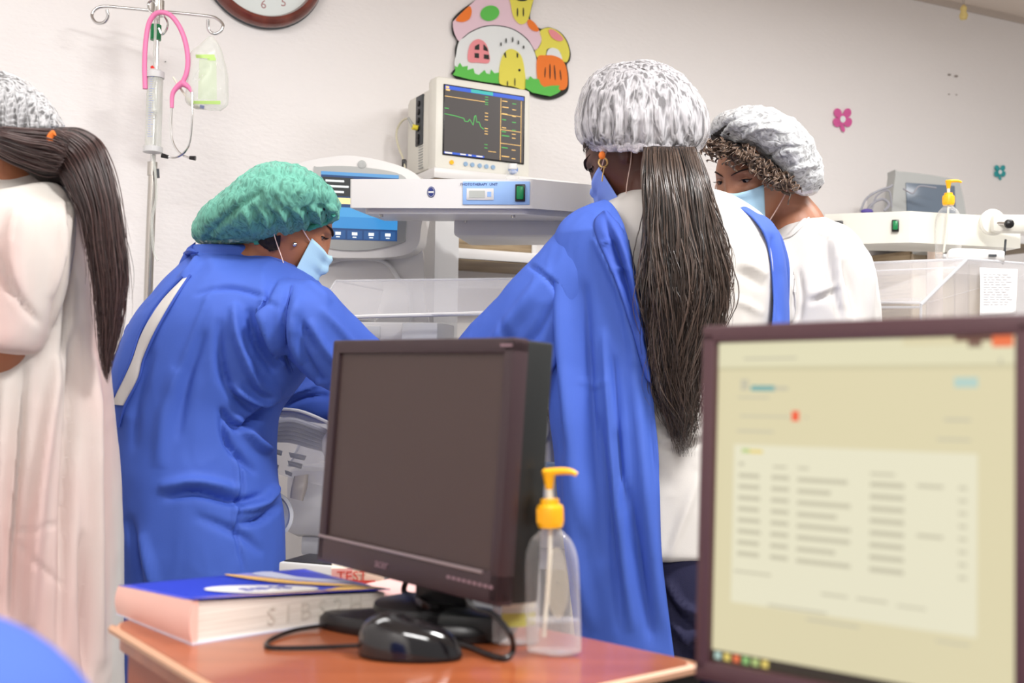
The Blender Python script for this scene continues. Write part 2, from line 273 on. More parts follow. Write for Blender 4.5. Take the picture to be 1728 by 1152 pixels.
M = dict(
 wall=mat('wall_paint', (238, 234, 232), .38, bump=.25, bscale=45, stretch=(1, 1, 2.2), var=.015, vscale=2),
 ceil=mat('ceiling_paint', (225, 212, 200), .7), floor=mat('floor_vinyl', (170, 165, 160), .4, var=.08),
 blue=mat('blue_gown_cotton', (66, 98, 190), .75, bump=.12, bscale=900, var=.07, vscale=5),
 blue2=mat('blue_gown_hem', (56, 86, 178), .72, bump=.12, bscale=900),
 white=mat('white_gown_cotton', (208, 205, 202), .75, bump=.15, bscale=700, sheen=.15),
 whitepink=mat('white_gown_over_pink', (208, 203, 196), .75, bump=.15, bscale=700, col2=(212, 178, 172), vscale=1.6, stretch=(2.2, 2.2, .4), thr=(.43, .62)),
 shirt=mat('cream_shirt', (210, 206, 201), .7, bump=.1, bscale=700),
 navy=mat('navy_trousers', (34, 34, 66), .8, bump=.15, bscale=600),
 shoe=mat('dark_shoe', (40, 36, 38), .5),
 skinD=mat('deep_brown_skin', (92, 56, 44), .42, bump=.08, bscale=300, sss=.15, var=.06, vscale=12),
 skinM=mat('warm_brown_skin', (164, 106, 76), .45, bump=.08, bscale=300, sss=.15, var=.06, vscale=12),
 skinL=mat('light_brown_skin', (166, 114, 88), .45, bump=.08, bscale=300, sss=.15, var=.06, vscale=12),
 hair=hairmat('dark_hair', (20, 14, 12), (98, 80, 70), .28), hairbase=mat('dark_hair_mass', (30, 22, 20), .6, bump=.5, bscale=120, stretch=(6, 6, 1)),
 hair1=hairmat('straight_hair', (34, 22, 22), (92, 66, 62), .33), curl=hairmat('curly_hair', (52, 38, 32), (140, 116, 98), .3),
 capW=capmat('white_cap_nonwoven', (208, 206, 210), .24, .78, 44, (1.7, 1.7, .26), .35, 2.2), capW2=capmat('white_cap_crinkled', (230, 232, 234), .42, .88, 46, (1.0, 1.4, 1.4), .8, 2.2),
 capW1=capmat('white_cap_pleated', (208, 208, 210), .2, .82, 30, (2.8, 2.8, .2), .12, 2),
 capG=capmat('green_cap_nonwoven', (112, 186, 166), .55, .97, 46, (1.8, 1.2, .7)), elastic=mat('elastic_white', (222, 216, 222), .8, bump=.5, bscale=200), elasticG=mat('elastic_green', (70, 160, 140), .8, bump=.5, bscale=200),
 mask=mat('mask_blue', (176, 214, 236), .75, bump=.1, bscale=500), mask2=mat('mask_deep_blue', (120, 146, 226), .75), loop=mat('ear_loop', (246, 214, 200), .7),
 gold=mat('gold', (226, 190, 130), .25, .9), steel=mat('stainless_steel', (196, 192, 186), .22, .95), chrome=mat('chrome', (215, 215, 215), .12, 1.),
 plast=mat('white_plastic', (222, 220, 218), .35), cream=mat('cream_plastic', (226, 224, 214), .4), greyp=mat('grey_plastic', (172, 174, 172), .45), lgrey=mat('light_grey_plastic', (212, 212, 212), .4),
 dgrey=mat('dark_grey_plastic', (70, 74, 78), .5), black=mat('black_plastic', (24, 22, 24), .32), blackg=mat('black_gloss_plastic', (18, 17, 20), .12, coat=.6), monf=mat('monitor_plum_black', (58, 42, 46), .4), monside=mat('monitor_black_side', (30, 32, 32), .45),
 scroff=mat('matt_screen_off', (70, 55, 52), .42), panelblue=mat('label_light_blue', (150, 186, 236), .5), navyp=mat('badge_navy', (38, 52, 120), .4), green=mat('switch_green', (12, 130, 74), .3), lcd=mat('lcd_grey', (180, 184, 178), .3), blackd=mat('matt_black', (14, 14, 15), .7),
 yellow=mat('yellow_plastic', (253, 186, 26), .35), yellow2=mat('yellow_grey', (238, 220, 70), .5), clear=glassy('clear_bottle', (232, 232, 230), .07, .05, .5), acrylic=glassy('clear_acrylic', (238, 236, 238), .16, .04, .35), gel=glassy('clear_gel', (220, 216, 216), .18, .08, .3), vinyl=glassy('clear_vinyl_bag', (232, 236, 228), .28, .08, .45),
 edge=glassy('acrylic_edge', (222, 222, 226), .6, .1, .3),
 pinktube=mat('pink_rubber', (238, 130, 178), .35), blue_btn=mat('soft_blue', (140, 170, 200), .4), orange=mat('foam_orange', (244, 128, 48), .7), fgreen=mat('foam_green', (98, 196, 84), .7), fpink=mat('foam_pale_pink', (234, 204, 216), .7), frose=mat('foam_rose', (240, 150, 156), .7), fyellow=mat('foam_yellow', (234, 224, 92), .7), fwhite=mat('foam_white', (232, 236, 236), .7), fblack=mat('foam_black', (48, 50, 48), .75), magenta=mat('foam_magenta', (216, 96, 158), .7), teal=mat('foam_teal', (52, 160, 164), .7),
 desk=wood('desk_cherry_laminate', (164, 90, 54), (148, 78, 46), 5., (1, 6, 1), .28, .4), deskedge=mat('desk_rim', (206, 160, 130), .4), deskred=wood('desk_panel_brown', (158, 78, 48), (136, 64, 40), 3., (1, 1, 6), .35, .2),
 shelfw=wood('shelf_grey_wood', (168, 148, 118), (126, 106, 80), 7., (.8, 1, 16), .5, 0), clockr=wood('clock_mahogany', (124, 58, 46), (92, 40, 34), 6., (3, 1, 1), .2, .8),
 paper=mat('paper_white', (216, 215, 214), .8), pages=mat('book_pages', (240, 233, 222), .85, col2=(216, 206, 194), vscale=9, stretch=(.6, .6, 90), thr=(.4, .62)), spine=mat('book_pink_spine', (240, 190, 176), .7), coverblue=mat('cover_blue', (44, 60, 200), .3, coat=.3), coverpale=mat('cover_pale', (212, 216, 236), .35, coat=.3), coveryel=mat('cover_yellow', (246, 196, 96), .35), ink=mat('ink_grey', (214, 206, 194), .8), coverlil=mat('cover_lilac', (150, 150, 222), .35), boxpink=mat('carton_pink', (246, 196, 190), .6), boxred=mat('carton_red', (220, 84, 72), .6), boxcream=mat('carton_cream', (240, 226, 206), .6), lime=mat('label_lime', (190, 226, 130), .6), bluecap=mat('blue_port', (60, 96, 200), .4), olive=mat('label_olive', (190, 186, 70), .6), labelw=mat('label_white', (232, 230, 214), .6),
 hole=mat('hole_grey', (150, 140, 134), .9), eyew=mat('eye_white', (150, 142, 138), .3), iris=mat('iris_dark', (24, 14, 11), .25), brow=mat('eyebrow', (46, 30, 26), .8), liner=mat('eyeliner', (26, 18, 20), .6), ornament=mat('ornament_yellow', (222, 200, 130), .6), hose=mat('hose_grey', (150, 150, 158), .45), nail=mat('nail_polish', (214, 160, 140), .3), glove=mat('latex_glove', (236, 232, 230), .5))
def scr(name, col, s=1.): return mat(name, (10, 10, 10), .35, emit=col, estr=s)
# ------------------------------------------------------------------ the room
def wallpt(u, z, off=0.): return WP+WU*u+WN*off+np.array([0, 0, z])
ZC = 2.6
b = MB(); b.add([wallpt(-2.6, 0), wallpt(3.6, 0), wallpt(3.6, ZC), wallpt(-2.6, ZC), wallpt(-2.6, 0, -.12), wallpt(3.6, 0, -.12), wallpt(3.6, ZC, -.12), wallpt(-2.6, ZC, -.12)], [(0, 1, 2, 3), (5, 4, 7, 6), (0, 4, 5, 1), (3, 2, 6, 7), (0, 3, 7, 4), (1, 5, 6, 2)]); structure('wall_back', b, M['wall'])
b = MB(); b.add([wallpt(-2.6, 0), wallpt(-2.6, 0, 4.5), wallpt(-2.6, ZC, 4.5), wallpt(-2.6, ZC), wallpt(-2.72, 0), wallpt(-2.72, 0, 4.5), wallpt(-2.72, ZC, 4.5), wallpt(-2.72, ZC)], [(0, 1, 2, 3), (5, 4, 7, 6), (0, 4, 5, 1), (3, 2, 6, 7), (0, 3, 7, 4), (1, 5, 6, 2)]); structure('wall_left', b, M['wall'])
for nm, z0, z1, mt in (('floor', -.08, 0, 'floor'), ('ceiling', ZC, ZC+.08, 'ceil')):
    b = MB(); q = [wallpt(-2.6, 0), wallpt(3.6, 0), wallpt(3.6, 0, 4.8), wallpt(-2.6, 0, 4.8)]
    b.add([p+np.array([0, 0, z]) for z in (z0, z1) for p in q], [(0, 1, 2, 3), (4, 5, 6, 7), (0, 1, 5, 4), (1, 2, 6, 5), (2, 3, 7, 6), (3, 0, 4, 7)]); structure(nm, b, M[mt])
b = MB(); b.box((.5, -.006, ZC-.012), (6.2, .012, .024), 0, M=basis(WP, WU, -WN, (0, 0, 1))); structure('trim_1', b, M['deskedge'] if 0 else mat('ceiling_joint', (196, 184, 174), .7))
# ceiling lights (out of view, the lamps at the top of the script sit just under them; the last one is added to brighten the right wall)
for i, (x, y) in enumerate(((-1.0, 1.75), (.95, 1.25), (.2, -.6), (1.75, 2.75))):
    t = thing('ceiling_light', ['white fluorescent ceiling fitting over the women on the left', 'white fluorescent ceiling fitting over the women on the right', 'white fluorescent ceiling fitting above the front desk', 'added unseen ceiling fitting over the right warmer, brightening the right wall'][i], 'ceiling light', (x, y, 2.535), 'ceiling lights')
    b = MB(); b.box((x, y, 2.575), (1.3, .36, .05), .01); obj('frame', b, M['plast'], t)
    b = MB(); b.box((x, y, 2.545), (1.2, .3, .012), .004); obj('diffuser', b, scr('diffuser_glow', (255, 250, 245), 1.2), t)
# ------------------------------------------------------------------ wall clock
c0 = onwall(443, -55); c0m = lambda off: basis(c0+WN*off, WU, WN, (0, 0, 1))   # local: x right, y out of wall, z up
t = thing('wall_clock', 'round wall clock with a dark red wooden rim, cut by the top edge', 'clock', c0)
CM = basis(c0, WU, np.array([0, 0, 1.]), WN)
b = MB(); b.lathe([(.150, .012), (.150, .03), (.156, .042), (.166, .046), (.177, .038), (.182, .022), (.182, .014), (.176, .012), (.150, .012)], 96, M=CM); obj('rim', b, M['clockr'], t)
b = MB(); b.lathe([(0, 0), (.181, 0), (.185, .008), (.181, .018), (0, .018)], 72, M=CM); obj('case', b, M['dgrey'], t)
b = MB(); b.lathe([(0, .020), (.152, .020), (.152, .024), (0, .024)], 72, M=CM); fc = obj('dial', b, mat('clock_dial', (226, 234, 232), .4), t)
b = MB()
for k in range(1, 13):
    a = PI/2-k*PI/6; b.text(str(k), .036, M=basis(c0+WN*.0245+WU*.118*math.cos(a)+np.array([0, 0, .118*math.sin(a)]), WU, -WN, (0, 0, 1)))
obj('numeral', b, mat('clock_numeral', (180, 140, 140), .6), fc)
for L_, a, w in ((.07, 55, .008), (.105, 160, .006)):
    d = WU*math.cos(math.radians(a))+np.array([0, 0, math.sin(math.radians(a))]); b = MB(); b.tube([c0+WN*.028-d*.015, c0+WN*.028+d*L_], [w, w*.4], 6, flat=.3); obj('hand', b, M['black'], fc)
# ------------------------------------------------------------------ mushroom house cut-out on the wall (coordinates read off a detail view)
def zz(p): return [(640+x/3.6, y/3.6) for x, y in p]
def smooth_poly(p, n=6):
    p = np.array(p, float); k = len(p); q = np.vstack([p[-2:], p, p[:3]]); r = catmull(q, (len(q)-1)*n+1); return r[2*n:(2+k)*n].tolist()
def ellp(cx, cy, rx, ry, rot=0, n=28):
    r = math.radians(rot); return [(cx+rx*math.cos(t)*math.cos(r)-ry*math.sin(t)*math.sin(r), cy+rx*math.cos(t)*math.sin(r)+ry*math.sin(t)*math.cos(r)) for t in np.linspace(0, 2*PI, n, endpoint=False)]
house = thing('wall_decoration', 'cartoon mushroom house foam cut-out on the wall above the patient monitor', 'wall decoration', onwall(860, 90))
def foam(name, poly, o0, th, m, parent=house, sm=True, conv=zz):
    q = smooth_poly(poly) if sm else poly; b = MB(); b.plate(conv(q), th, f=lambda x, y, o: onwall(x, y, o0+o)); return obj(name, b, M[m], parent, ang=30)
foam('backing', [(440, 150), (450, 110), (500, 60), (590, -5), (650, -60), (740, -110), (860, -130), (945, -60), (935, 10), (917, 112), (975, 172), (1030, 165), (1095, 192), (1140, 245), (1163, 320), (1158, 368), (1140, 395), (1150, 455), (1148, 545), (1105, 585), (1040, 604), (960, 592), (880, 560), (700, 545), (560, 545), (445, 458), (446, 432), (462, 405), (460, 300), (470, 250), (445, 205)], 0, .008, 'fblack')
foam('mushroom_cap', [(447, 150), (462, 115), (585, 0), (660, -60), (800, -105), (865, -70), (895, 20), (905, 110), (972, 185), (986, 240), (966, 288), (945, 305), (900, 236), (820, 178), (730, 154), (640, 157), (560, 188), (510, 226), (484, 250), (458, 205)], .008, .004, 'fpink')
foam('house_wall', [(484, 254), (515, 228), (562, 194), (642, 163), (730, 160), (820, 184), (900, 245), (944, 320), (960, 400), (958, 490), (700, 505), (600, 470), (466, 410), (467, 330)], .008, .004, 'fwhite')
g = foam('chimney', [(793, -60), (800, 30), (815, 100), (845, 140), (875, 146), (903, 120), (925, 40), (938, -60)], .012, .003, 'fyellow')
b = MB(); [b.plate(zz(q), .0015, f=lambda x, y, o: onwall(x, y, .015+o)) for q in (ellp(840, 75, 4, 27), ellp(876, 73, 4, 27), ellp(868, -4, 33, 11))]; obj('mark', b, M['fblack'], g)
for q, m in (([(465, 118), (500, 78), (545, 38), (560, 55), (560, 85), (545, 118), (510, 133), (480, 130)], 'orange'), (ellp(672, 80, 58, 46, -15), 'fgreen'), ([(900, 128), (915, 118), (945, 140), (970, 180), (955, 191), (925, 180), (905, 155)], 'orange')): foam('cap_spot', q, .012, .003, m)
w = foam('house_window', [(541, 370), (545, 290), (570, 250), (605, 238), (640, 256), (662, 300), (668, 378), (600, 380)], .012, .003, 'frose')
b = MB(); [b.plate(zz(q), .0015, f=lambda x, y, o: onwall(x, y, .0152+o)) for q in ([(580, 300), (582, 280), (608, 266), (608, 303)], [(634, 303), (634, 268), (655, 290), (662, 312)], [(580, 322), (606, 324), (606, 353), (580, 350)], [(636, 330), (666, 333), (668, 360), (636, 356)])]; obj('opening', b, M['fblack'], w, ang=30)
dr = foam('house_door', [(730, 505), (730, 420), (745, 350), (770, 310), (800, 297), (835, 310), (865, 345), (882, 420), (887, 538), (810, 525)], .012, .003, 'fyellow')
b = MB(); [b.plate(zz(q), .0015, f=lambda x, y, o: onwall(x, y, .0152+o)) for q in (ellp(852, 426, 7, 8), [(757, 325), (768, 315), (772, 350), (766, 350)], [(835, 318), (845, 328), (842, 352), (836, 346)], ellp(779, 507, 3.5, 16), ellp(824, 498, 3.5, 24), ellp(740, 268, 4, 12), ellp(771, 246, 4, 15), ellp(811, 240, 4, 16), ellp(846, 258, 4, 13), ellp(878, 286, 4, 11))]; obj('mark', b, M['fblack'], dr)
foam('grass', [(445, 455), (462, 430), (458, 400), (475, 408), (490, 380), (505, 405), (538, 400), (535, 425), (572, 415), (580, 445), (605, 455), (640, 424), (650, 445), (672, 450), (680, 422), (700, 445), (728, 440), (730, 508), (640, 498), (540, 480)], .012, .003, 'fgreen', sm=False)
foam('small_mushroom_cap', [(946, 306), (968, 290), (986, 245), (976, 190), (1030, 168), (1092, 194), (1136, 250), (1156, 322), (1140, 376), (1110, 365), (1100, 320), (1060, 292), (1020, 300), (1008, 340), (962, 352)], .008, .004, 'fyellow')
foam('cap_spot', [(1032, 180), (1060, 182), (1100, 212), (1118, 238), (1095, 250), (1055, 232), (1035, 205)], .012, .003, 'frose')
foam('small_mushroom_patch', [(1018, 322), (1030, 298), (1058, 291), (1092, 308), (1110, 362), (1060, 345), (1020, 335)], .012, .002, 'fwhite')
g = foam('small_mushroom_stem', [(960, 352), (1010, 336), (1060, 338), (1110, 362), (1136, 410), (1145, 480), (1138, 530), (1100, 548), (1000, 530), (962, 490)], .012, .003, 'orange')
b = MB(); [b.plate(zz(q), .0015, f=lambda x, y, o: onwall(x, y, .0152+o)) for q in (ellp(1008, 440, 3, 32, 3), ellp(1038, 433, 3.5, 46), ellp(1067, 440, 3.5, 46, -4), ellp(1102, 455, 3, 32, -6))]; obj('mark', b, M['fblack'], g)
foam('grass', [(888, 535), (890, 480), (905, 485), (918, 462), (935, 478), (970, 480), (980, 510), (1000, 528), (1045, 520), (1095, 518), (1090, 540), (1103, 552), (1080, 568), (1040, 585), (990, 575), (930, 562)], .0155, .003, 'fgreen', sm=False)
# two small foam flowers, fixing holes, hanging ornament
def flower(cx, cy, sx, sy, m, label):
    o = thing('foam_flower', label, 'wall decoration', onwall(cx, cy)); pts = [(-.62, -.55), (.62, -.55), (-.72, .28), (.72, .28)]
    b = MB()
    for i, (x, y) in enumerate(pts+[(0, .78)]): b.plate(ellp(cx+x*sx, cy+y*sy, sx*(.5 if i < 4 else .26), sy*(.42 if i < 4 else .38), 20*(1 if x > 0 else -1)), .006, f=lambda u, v, q, i=i: onwall(u, v, q+.0002*i))
    b.plate(ellp(cx, cy, sx*.66, sy*.5), .0075, f=lambda u, v, q: onwall(u, v, q)); obj('petal', b, M[m], o)
    b = MB(); b.plate(ellp(cx+.5, cy, sx*.36, sy*.3), .002, f=lambda u, v, q: onwall(u, v, .0078+q)); obj('flower_centre', b, M['fwhite'], o)
flower(1422, 201, 13, 19, 'magenta', 'small pink foam flower on the wall right of the cap wearer in white')
flower(1687.5, 290, 8, 12, 'teal', 'tiny teal foam flower on the wall near the right edge')
for x, y, r in ((1602, 126, 3), (1613.5, 128.5, 3.4), (1601.5, 159, 1.8), (1614, 160, 1.6), (279, 104, 1.3)):
    b = MB(); b.plate(ellp(x, y, r, r*.55), .003, f=lambda u, v, q: onwall(u, v, q))
    lab = {1602: 'upper left of four small fixing holes on the right wall', 1613.5: 'upper right of four small fixing holes on the right wall', 1601.5: 'lower left of four small fixing holes on the right wall', 1614: 'lower right of four small fixing holes on the right wall', 279: 'tiny dark nail in the wall beside the drip stand'}[x]
    tag(obj('wall_plug' if x > 300 else 'wall_nail', b, M['hole'] if x > 300 else M['black'], None), lab, 'wall plug' if x > 300 else 'nail')
t = thing('hanging_ornament', 'small yellow ornament hanging on strings at the top right', 'ornament', P(1626, 28, 4.2))
b = MB(); b.lathe([(0, -.012), (.012, -.01), (.016, .004), (.01, .02), (.013, .032), (.005, .044), (0, .046)], 14, M=frame(P(1626, 28, 4.2))); obj('bead', b, M['ornament'], t)
for dx in (-3.5, 3.5):
    a = P(1626+dx*.3, 12, 4.2); e = P(1626+dx, -20, 4.2); e[2] = ZC; b = MB(); b.tube([a, e], .0012, 5); obj('string', b, M['steel'], t)
# ------------------------------------------------------------------ wall shelves (white edged boards with grey wood undersides)
def shelf_unit(name_label, pxc, pyc, zs, u0, u1, depth, group='wall shelves', brackets=True, back=True):
    c = onwall(pxc, pyc); t = thing('wall_shelf', name_label, 'shelf', c, group); W = basis(c, WU, -WN, (0, 0, 1))   # local y = into the wall
    for z in zs:
        b = MB(); b.box(((u0+u1)/2, -depth/2, z), (u1-u0, depth, .03), .003, M=W); o = obj('board', b, M['plast'], t)
        b = MB(); b.box(((u0+u1)/2, -depth/2, z-.0165), (u1-u0-.012, depth-.012, .004), 0, M=W); obj('underside', b, M['shelfw'], o)
    if back: b = MB(); b.box(((u0+u1)/2, -.008, (min(zs)+max(zs))/2), (u1-u0-.01, .015, max(zs)-min(zs)-.03), 0, M=W); obj('back_panel', b, M['shelfw'], t)
    return t, W
D_PM = 3.283
pmc = np.array([-.092, 3.283, 1.651]); dpm = (pmc-WP)@WN; c = pmc+WN*(-dpm); c[2] = 1.634; c = np.array(c)
_on = onwall; onwall_keep = onwall
def onwall(px, py, off=0.): return c.copy() if px == -1 else _on(px, py, off)
shelf_unit('white edged wall shelf carrying the bedside patient monitor', -1, 0, (.0, -.225), -.17, .30, dpm+.035, back=False)
onwall = _on; W = basis(c, WU, -WN, (0, 0, 1))
t = thing('storage_box', 'wood grain box standing on the lower shelf behind the phototherapy lamp', 'box', c+WU*.1+WN*.17+np.array([0, 0, -.21]))
b = MB(); b.box((.04, -.16, -.18), (.26, .26, .075), .004, M=W); obj('body', b, M['shelfw'], t)
b = MB(); b.box((.165, -.16, -.18), (.016, .27, .08), .002, M=W); obj('front_edge', b, M['plast'], t)
# ------------------------------------------------------------------ bedside patient monitor
A = frame((-.092, 3.283, 1.651), 28.5, -.5, 0); pm = thing('patient_monitor', 'cream bedside monitor with a lit vital signs screen on the wall shelf', 'patient monitor', (-.092, 3.283, 1.651))
b = MB(A); b.box((0, .03, .135), (.316, .06, .272), .014); obj('front_bezel', b, M['cream'], pm)
b = MB(A); b.box((.0, .145, .13), (.296, .19, .245), .02); obj('rear_housing', b, M['cream'], pm)
sx0, sx1, sz0, sz1 = -.131, .129, .045, .243
b = MB(A); b.box((0, -.001, .144), (sx1-sx0+.008, .006, sz1-sz0+.008), .002); obj('screen_surround', b, M['black'], pm)
b = MB(A); U = lambda u: sx0+(sx1-sx0)*u; V = lambda v: sz1-(sz1-sz0)*v
sm = [scr('screen_ground_haze', (84, 78, 76), .8), scr('screen_blue', (52, 92, 200), 1), scr('screen_teal', (60, 176, 170), 1), scr('screen_orange', (240, 190, 110), 1.2), scr('screen_green', (80, 190, 90), 1), scr('screen_pale', (250, 240, 220), 1)]  # grey ground colour is lightened to include reflected room haze
b.quad(U(0), V(1), U(1), V(0), -.0045, 0)
q = lambda u0, v0, u1, v1, m, l=1: b.quad(U(u0), V(v1), U(u1), V(v0), -.0045-.0003*l, m)
q(0, 0, 1, .055, 1); q(.32, .0, .6, .05, 2, 2); q(.01, .01, .05, .04, 3, 3); q(.01, .05, .06, .075, 3, 3); q(0, .155, .5, .163, 3)
q(.7, .07, .706, 1, 3); q(.965, .07, .971, 1, 3)
for v in (.3, .535, .74): q(.7, v, .97, v+.008, 3)
for v in (.1, .19, .29, .38, .5, .56, .62, .8, .93): q(.72, v, .72+rnd.uniform(.05, .1), v+.012, rnd.choice((3, 4, 4)), 2); q(.85, v+.02, .9, v+.03, rnd.choice((3, 4)), 2)
for v in (.08, .12, .16, .19, .32, .37, .42, .55, .59, .63, .79, .84): q(.5, v, .54, v+.01, 4 if v < .2 or v > .7 else 3, 2)
q(.0, .33, .05, .342, 4); q(0, .97, .5, 1, 1); q(.01, .975, .1, .995, 5, 2); q(.2, .975, .27, .99, 5, 2); q(.3, .975, .34, .99, 5, 2); q(.4, .975, .48, .99, 5, 2); q(.55, .885, .65, .893, 3)
def trace(bb, pts, w, mi, y):
    for (x0, z0), (x1, z1) in zip(pts[:-1], pts[1:]):
        d = np.array([x1-x0, z1-z0]); d /= np.linalg.norm(d)+1e-9; n = np.array([-d[1], d[0]])*w/2
        bb.add([(x0-n[0], y, z0-n[1]), (x1-n[0], y, z1-n[1]), (x1+n[0], y, z1+n[1]), (x0+n[0], y, z0+n[1])], [(0, 1, 2, 3)], mi)
trace(b, [(U(x), V(y)) for x, y in ((0, .42), (.13, .43), (.24, .45), (.25, .49), (.29, .49), (.31, .45), (.34, .5), (.355, .53), (.37, .4), (.385, .38), (.4, .48), (.43, .47), (.45, .54), (.49, .57))], .002, 4, -.0048)
obj('screen', b, sm, pm)
for dx, m_ in ((-.105, 0), (-.06, 1), (-.038, 1), (-.014, 1), (.008, 1), (.03, 1)): b = MB(A); b.lathe([(0, -.004), (.0065, -.004), (.0065, .002), (0, .002)], 16, 0, A @ frame((dx, -.002, .022)) @ Matrix.Rotation(PI/2, 4, 'X')); obj('button', b, [M['yellow'], M['blue_btn']][m_], pm)
b = MB(A); b.lathe([(0, -.0), (.013, -.0), (.012, .014), (.008, .017), (0, .017)], 24, 0, A @ frame((.095, -.001, .02)) @ Matrix.Rotation(PI/2, 4, 'X')); obj('control_knob', b, mat('knob_blue', (120, 150, 206), .4), pm)
b = MB(A); b.box((-.149, .13, .165), (.008, .05, .15), .003); sp = obj('socket_panel', b, M['dgrey'], pm)
b = MB(A)
for z in (.215, .19, .165, .14, .115, .1): b.lathe([(0, 0), (.009, 0), (.009, .004), (.004, .005), (0, .005)], 16, 0, A @ frame((-.1535, .13, z)) @ Matrix.Rotation(-PI/2, 4, 'Y'))
obj('socket', b, M['black'], sp)
b = MB(A); [b.box((-.1485, .12+.0*k, .085-.008*k), (.003, .03, .003), 0) for k in range(9)]; obj('vent', b, M['greyp'], pm)
t = thing('sensor_cable', 'cream cable with a yellow plug hanging off the side of the patient monitor', 'cable', P(684, 280, 3.33))
a0 = A @ Vector((-.155, .13, .142)); a0 = np.array(a0)
b = MB(); b.tube([a0, a0+np.array([-.016, -.008, .001])], [.008, .008], 12); b.tube([a0+np.array([-.012, -.006, .001]), P(689, 199, 3.34)], [.006, .004], 12, mi=1); obj('plug', b, [M['yellow2'], M['greyp']], t)
b = MB(); b.tube([P(690, 199, 3.34), P(680, 203, 3.36), P(671, 216, 3.38), P(669, 232, 3.38), P(674, 252, 3.37), P(681, 270, 3.35), P(684, 290, 3.34)], .0032, 8); obj('lead', b, mat('cable_beige', (206, 200, 176), .5), t)
b = MB(); b.box(P(682, 277, 3.35), (.014, .014, .03), .004); obj('clip', b, M['black'], t)
# ------------------------------------------------------------------ phototherapy lamp
ph = thing('phototherapy_lamp', 'white overhead phototherapy lamp box with a blue control label and green switch', 'medical lamp', (.05, 3.02, 0))
A = frame(P(742, 351, 2.53), -9, 5, .6)
def prism_z(mb, poly, z0, z1, M=None):
    n = len(poly); mb.add([(x, y, z0) for x, y in poly]+[(x, y, z1) for x, y in poly], [tuple(range(n)), tuple(range(n, 2*n))]+[(i, (i+1) % n, n+(i+1) % n, n+i) for i in range(n)], 0, M)
b = MB(A); prism_z(b, rounded_poly([(-.21, 0), (.21, 0), (.50, .36), (-.26, .36)], .006), 0, .065); obj('lamp_housing', b, M['plast'], ph, ang=25)
b = MB(A); prism_z(b, rounded_poly([(-.18, .02), (.195, .02), (.44, .33), (-.22, .33)], .01), -.012, .001); obj('lamp_tray', b, M['plast'], ph, ang=25)
for x, y in ((-.15, .05), (.16, .05), (.0, .3)): b = MB(A); b.lathe([(0, 0), (.005, 0), (.005, -.006), (0, -.006)], 10, 0, A @ frame((x, y, -.012))); obj('screw', b, M['steel'], ph)
b = MB(A); b.box((.129, -.001, .034), (.152, .003, .052), .001); lp = obj('control_label', b, M['panelblue'], ph)
b = MB(A); b.box((.093, -.003, .031), (.062, .002, .026), .001, 0); b.box((.086, -.0042, .031), (.036, .001, .016), 0, 1); b.box((.114, -.0042, .031), (.009, .001, .011), 0, 2); b.text('PHOTOTHERAPY  UNIT', .008, 3, A @ Matrix.Translation((.09, -.003, .053)))
obj('display_readout', b, [M['paper'], M['lcd'], M['panelblue'], M['navyp']], lp)
b = MB(A); b.box((.184, -.004, .034), (.022, .006, .038), .001); sw = obj('switch_frame', b, M['black'], lp)
b = MB(A); b.box((.184, -.008, .034), (.016, .008, .03), .003); obj('switch_rocker', b, M['green'], sw)
b = MB(A); b.ell((-.02, -.0005, .036), (.0095, .0015, .0125), 28, 10, 0); b.quad(-.026, .034, -.014, .038, -.0022, 1); b.tube([(-.02+.0075*math.cos(a), -.002, .036+.0102*math.sin(a)) for a in np.linspace(0, 2*PI, 20)], .0004, 4, mi=1); obj('round_badge', b, [M['navyp'], M['paper']], ph)
b = MB(); b.box((0, .1, 0), (.36, .2, .05), .01, M=frame(P(884, 381, 2.8), -9)); obj('support_arm', b, M['plast'], ph)
pc = P(960, 381, 2.95); b = MB(); b.tube([pc+np.array([0, .0, .02]), np.array([pc[0], pc[1], .06])], .02, 20); obj('pole', b, M['plast'], ph)
b = MB(); b.box((pc[0], pc[1], .05), (.5, .42, .05), .02); bs = obj('base', b, M['lgrey'], ph)
for dx in (-.2, .2):
    for dy in (-.16, .16): b = MB(); b.lathe([(0, -.012), (.022, -.012), (.025, 0), (.022, .012), (0, .012)], 20, M=frame((pc[0]+dx, pc[1]+dy, .0252)) @ Matrix.Rotation(PI/2, 4, 'Y')); obj('caster', b, M['black'], ph)
t = thing('glass_vial', 'small clear glass vial standing on the phototherapy lamp', 'vial', A @ Vector((.15, .1, .067)))
b = MB(); b.lathe([(0, 0), (.014, 0), (.015, .004), (.015, .022), (.008, .028), (.008, .034), (0, .034)], 24, M=A @ frame((.15, .10, .0655))); obj('glass_body', b, M['clear'], t)
b = MB(); b.lathe([(0, .032), (.01, .032), (.01, .044), (0, .045)], 20, M=A @ frame((.15, .10, .0655))); obj('cap', b, M['lgrey'], t)
# ------------------------------------------------------------------ incubator with display head
inc = thing('infant_incubator', 'white infant incubator with a blue touch display and clear side walls', 'incubator', (-.1, 2.95, 0))
DH = 3.02
def pp(x, y, o): return P(x, y, DH)-np.array([.0, 1, .0])*0+WN*0+np.array([-.18, -.98, 0])*(o-.0)
hp = smooth_poly([(478, 330), (496, 300), (527, 282), (567, 274), (605, 271), (655, 279), (699, 293), (722, 312), (728, 345), (722, 390), (716, 420), (690, 436), (620, 440), (540, 434), (490, 400)], 5)
b = MB(); b.plate(hp, .07, f=pp); obj('display_head', b, M['plast'], inc)
b = MB(); b.plate(smooth_poly([(545, 300), (556, 290), (620, 290), (690, 303), (699, 330), (697, 400), (688, 416), (620, 428), (552, 420), (544, 400)], 5), .004, f=lambda x, y, o: pp(x, y, o+.07)); dspl = obj('display_bezel', b, M['greyp'], inc)
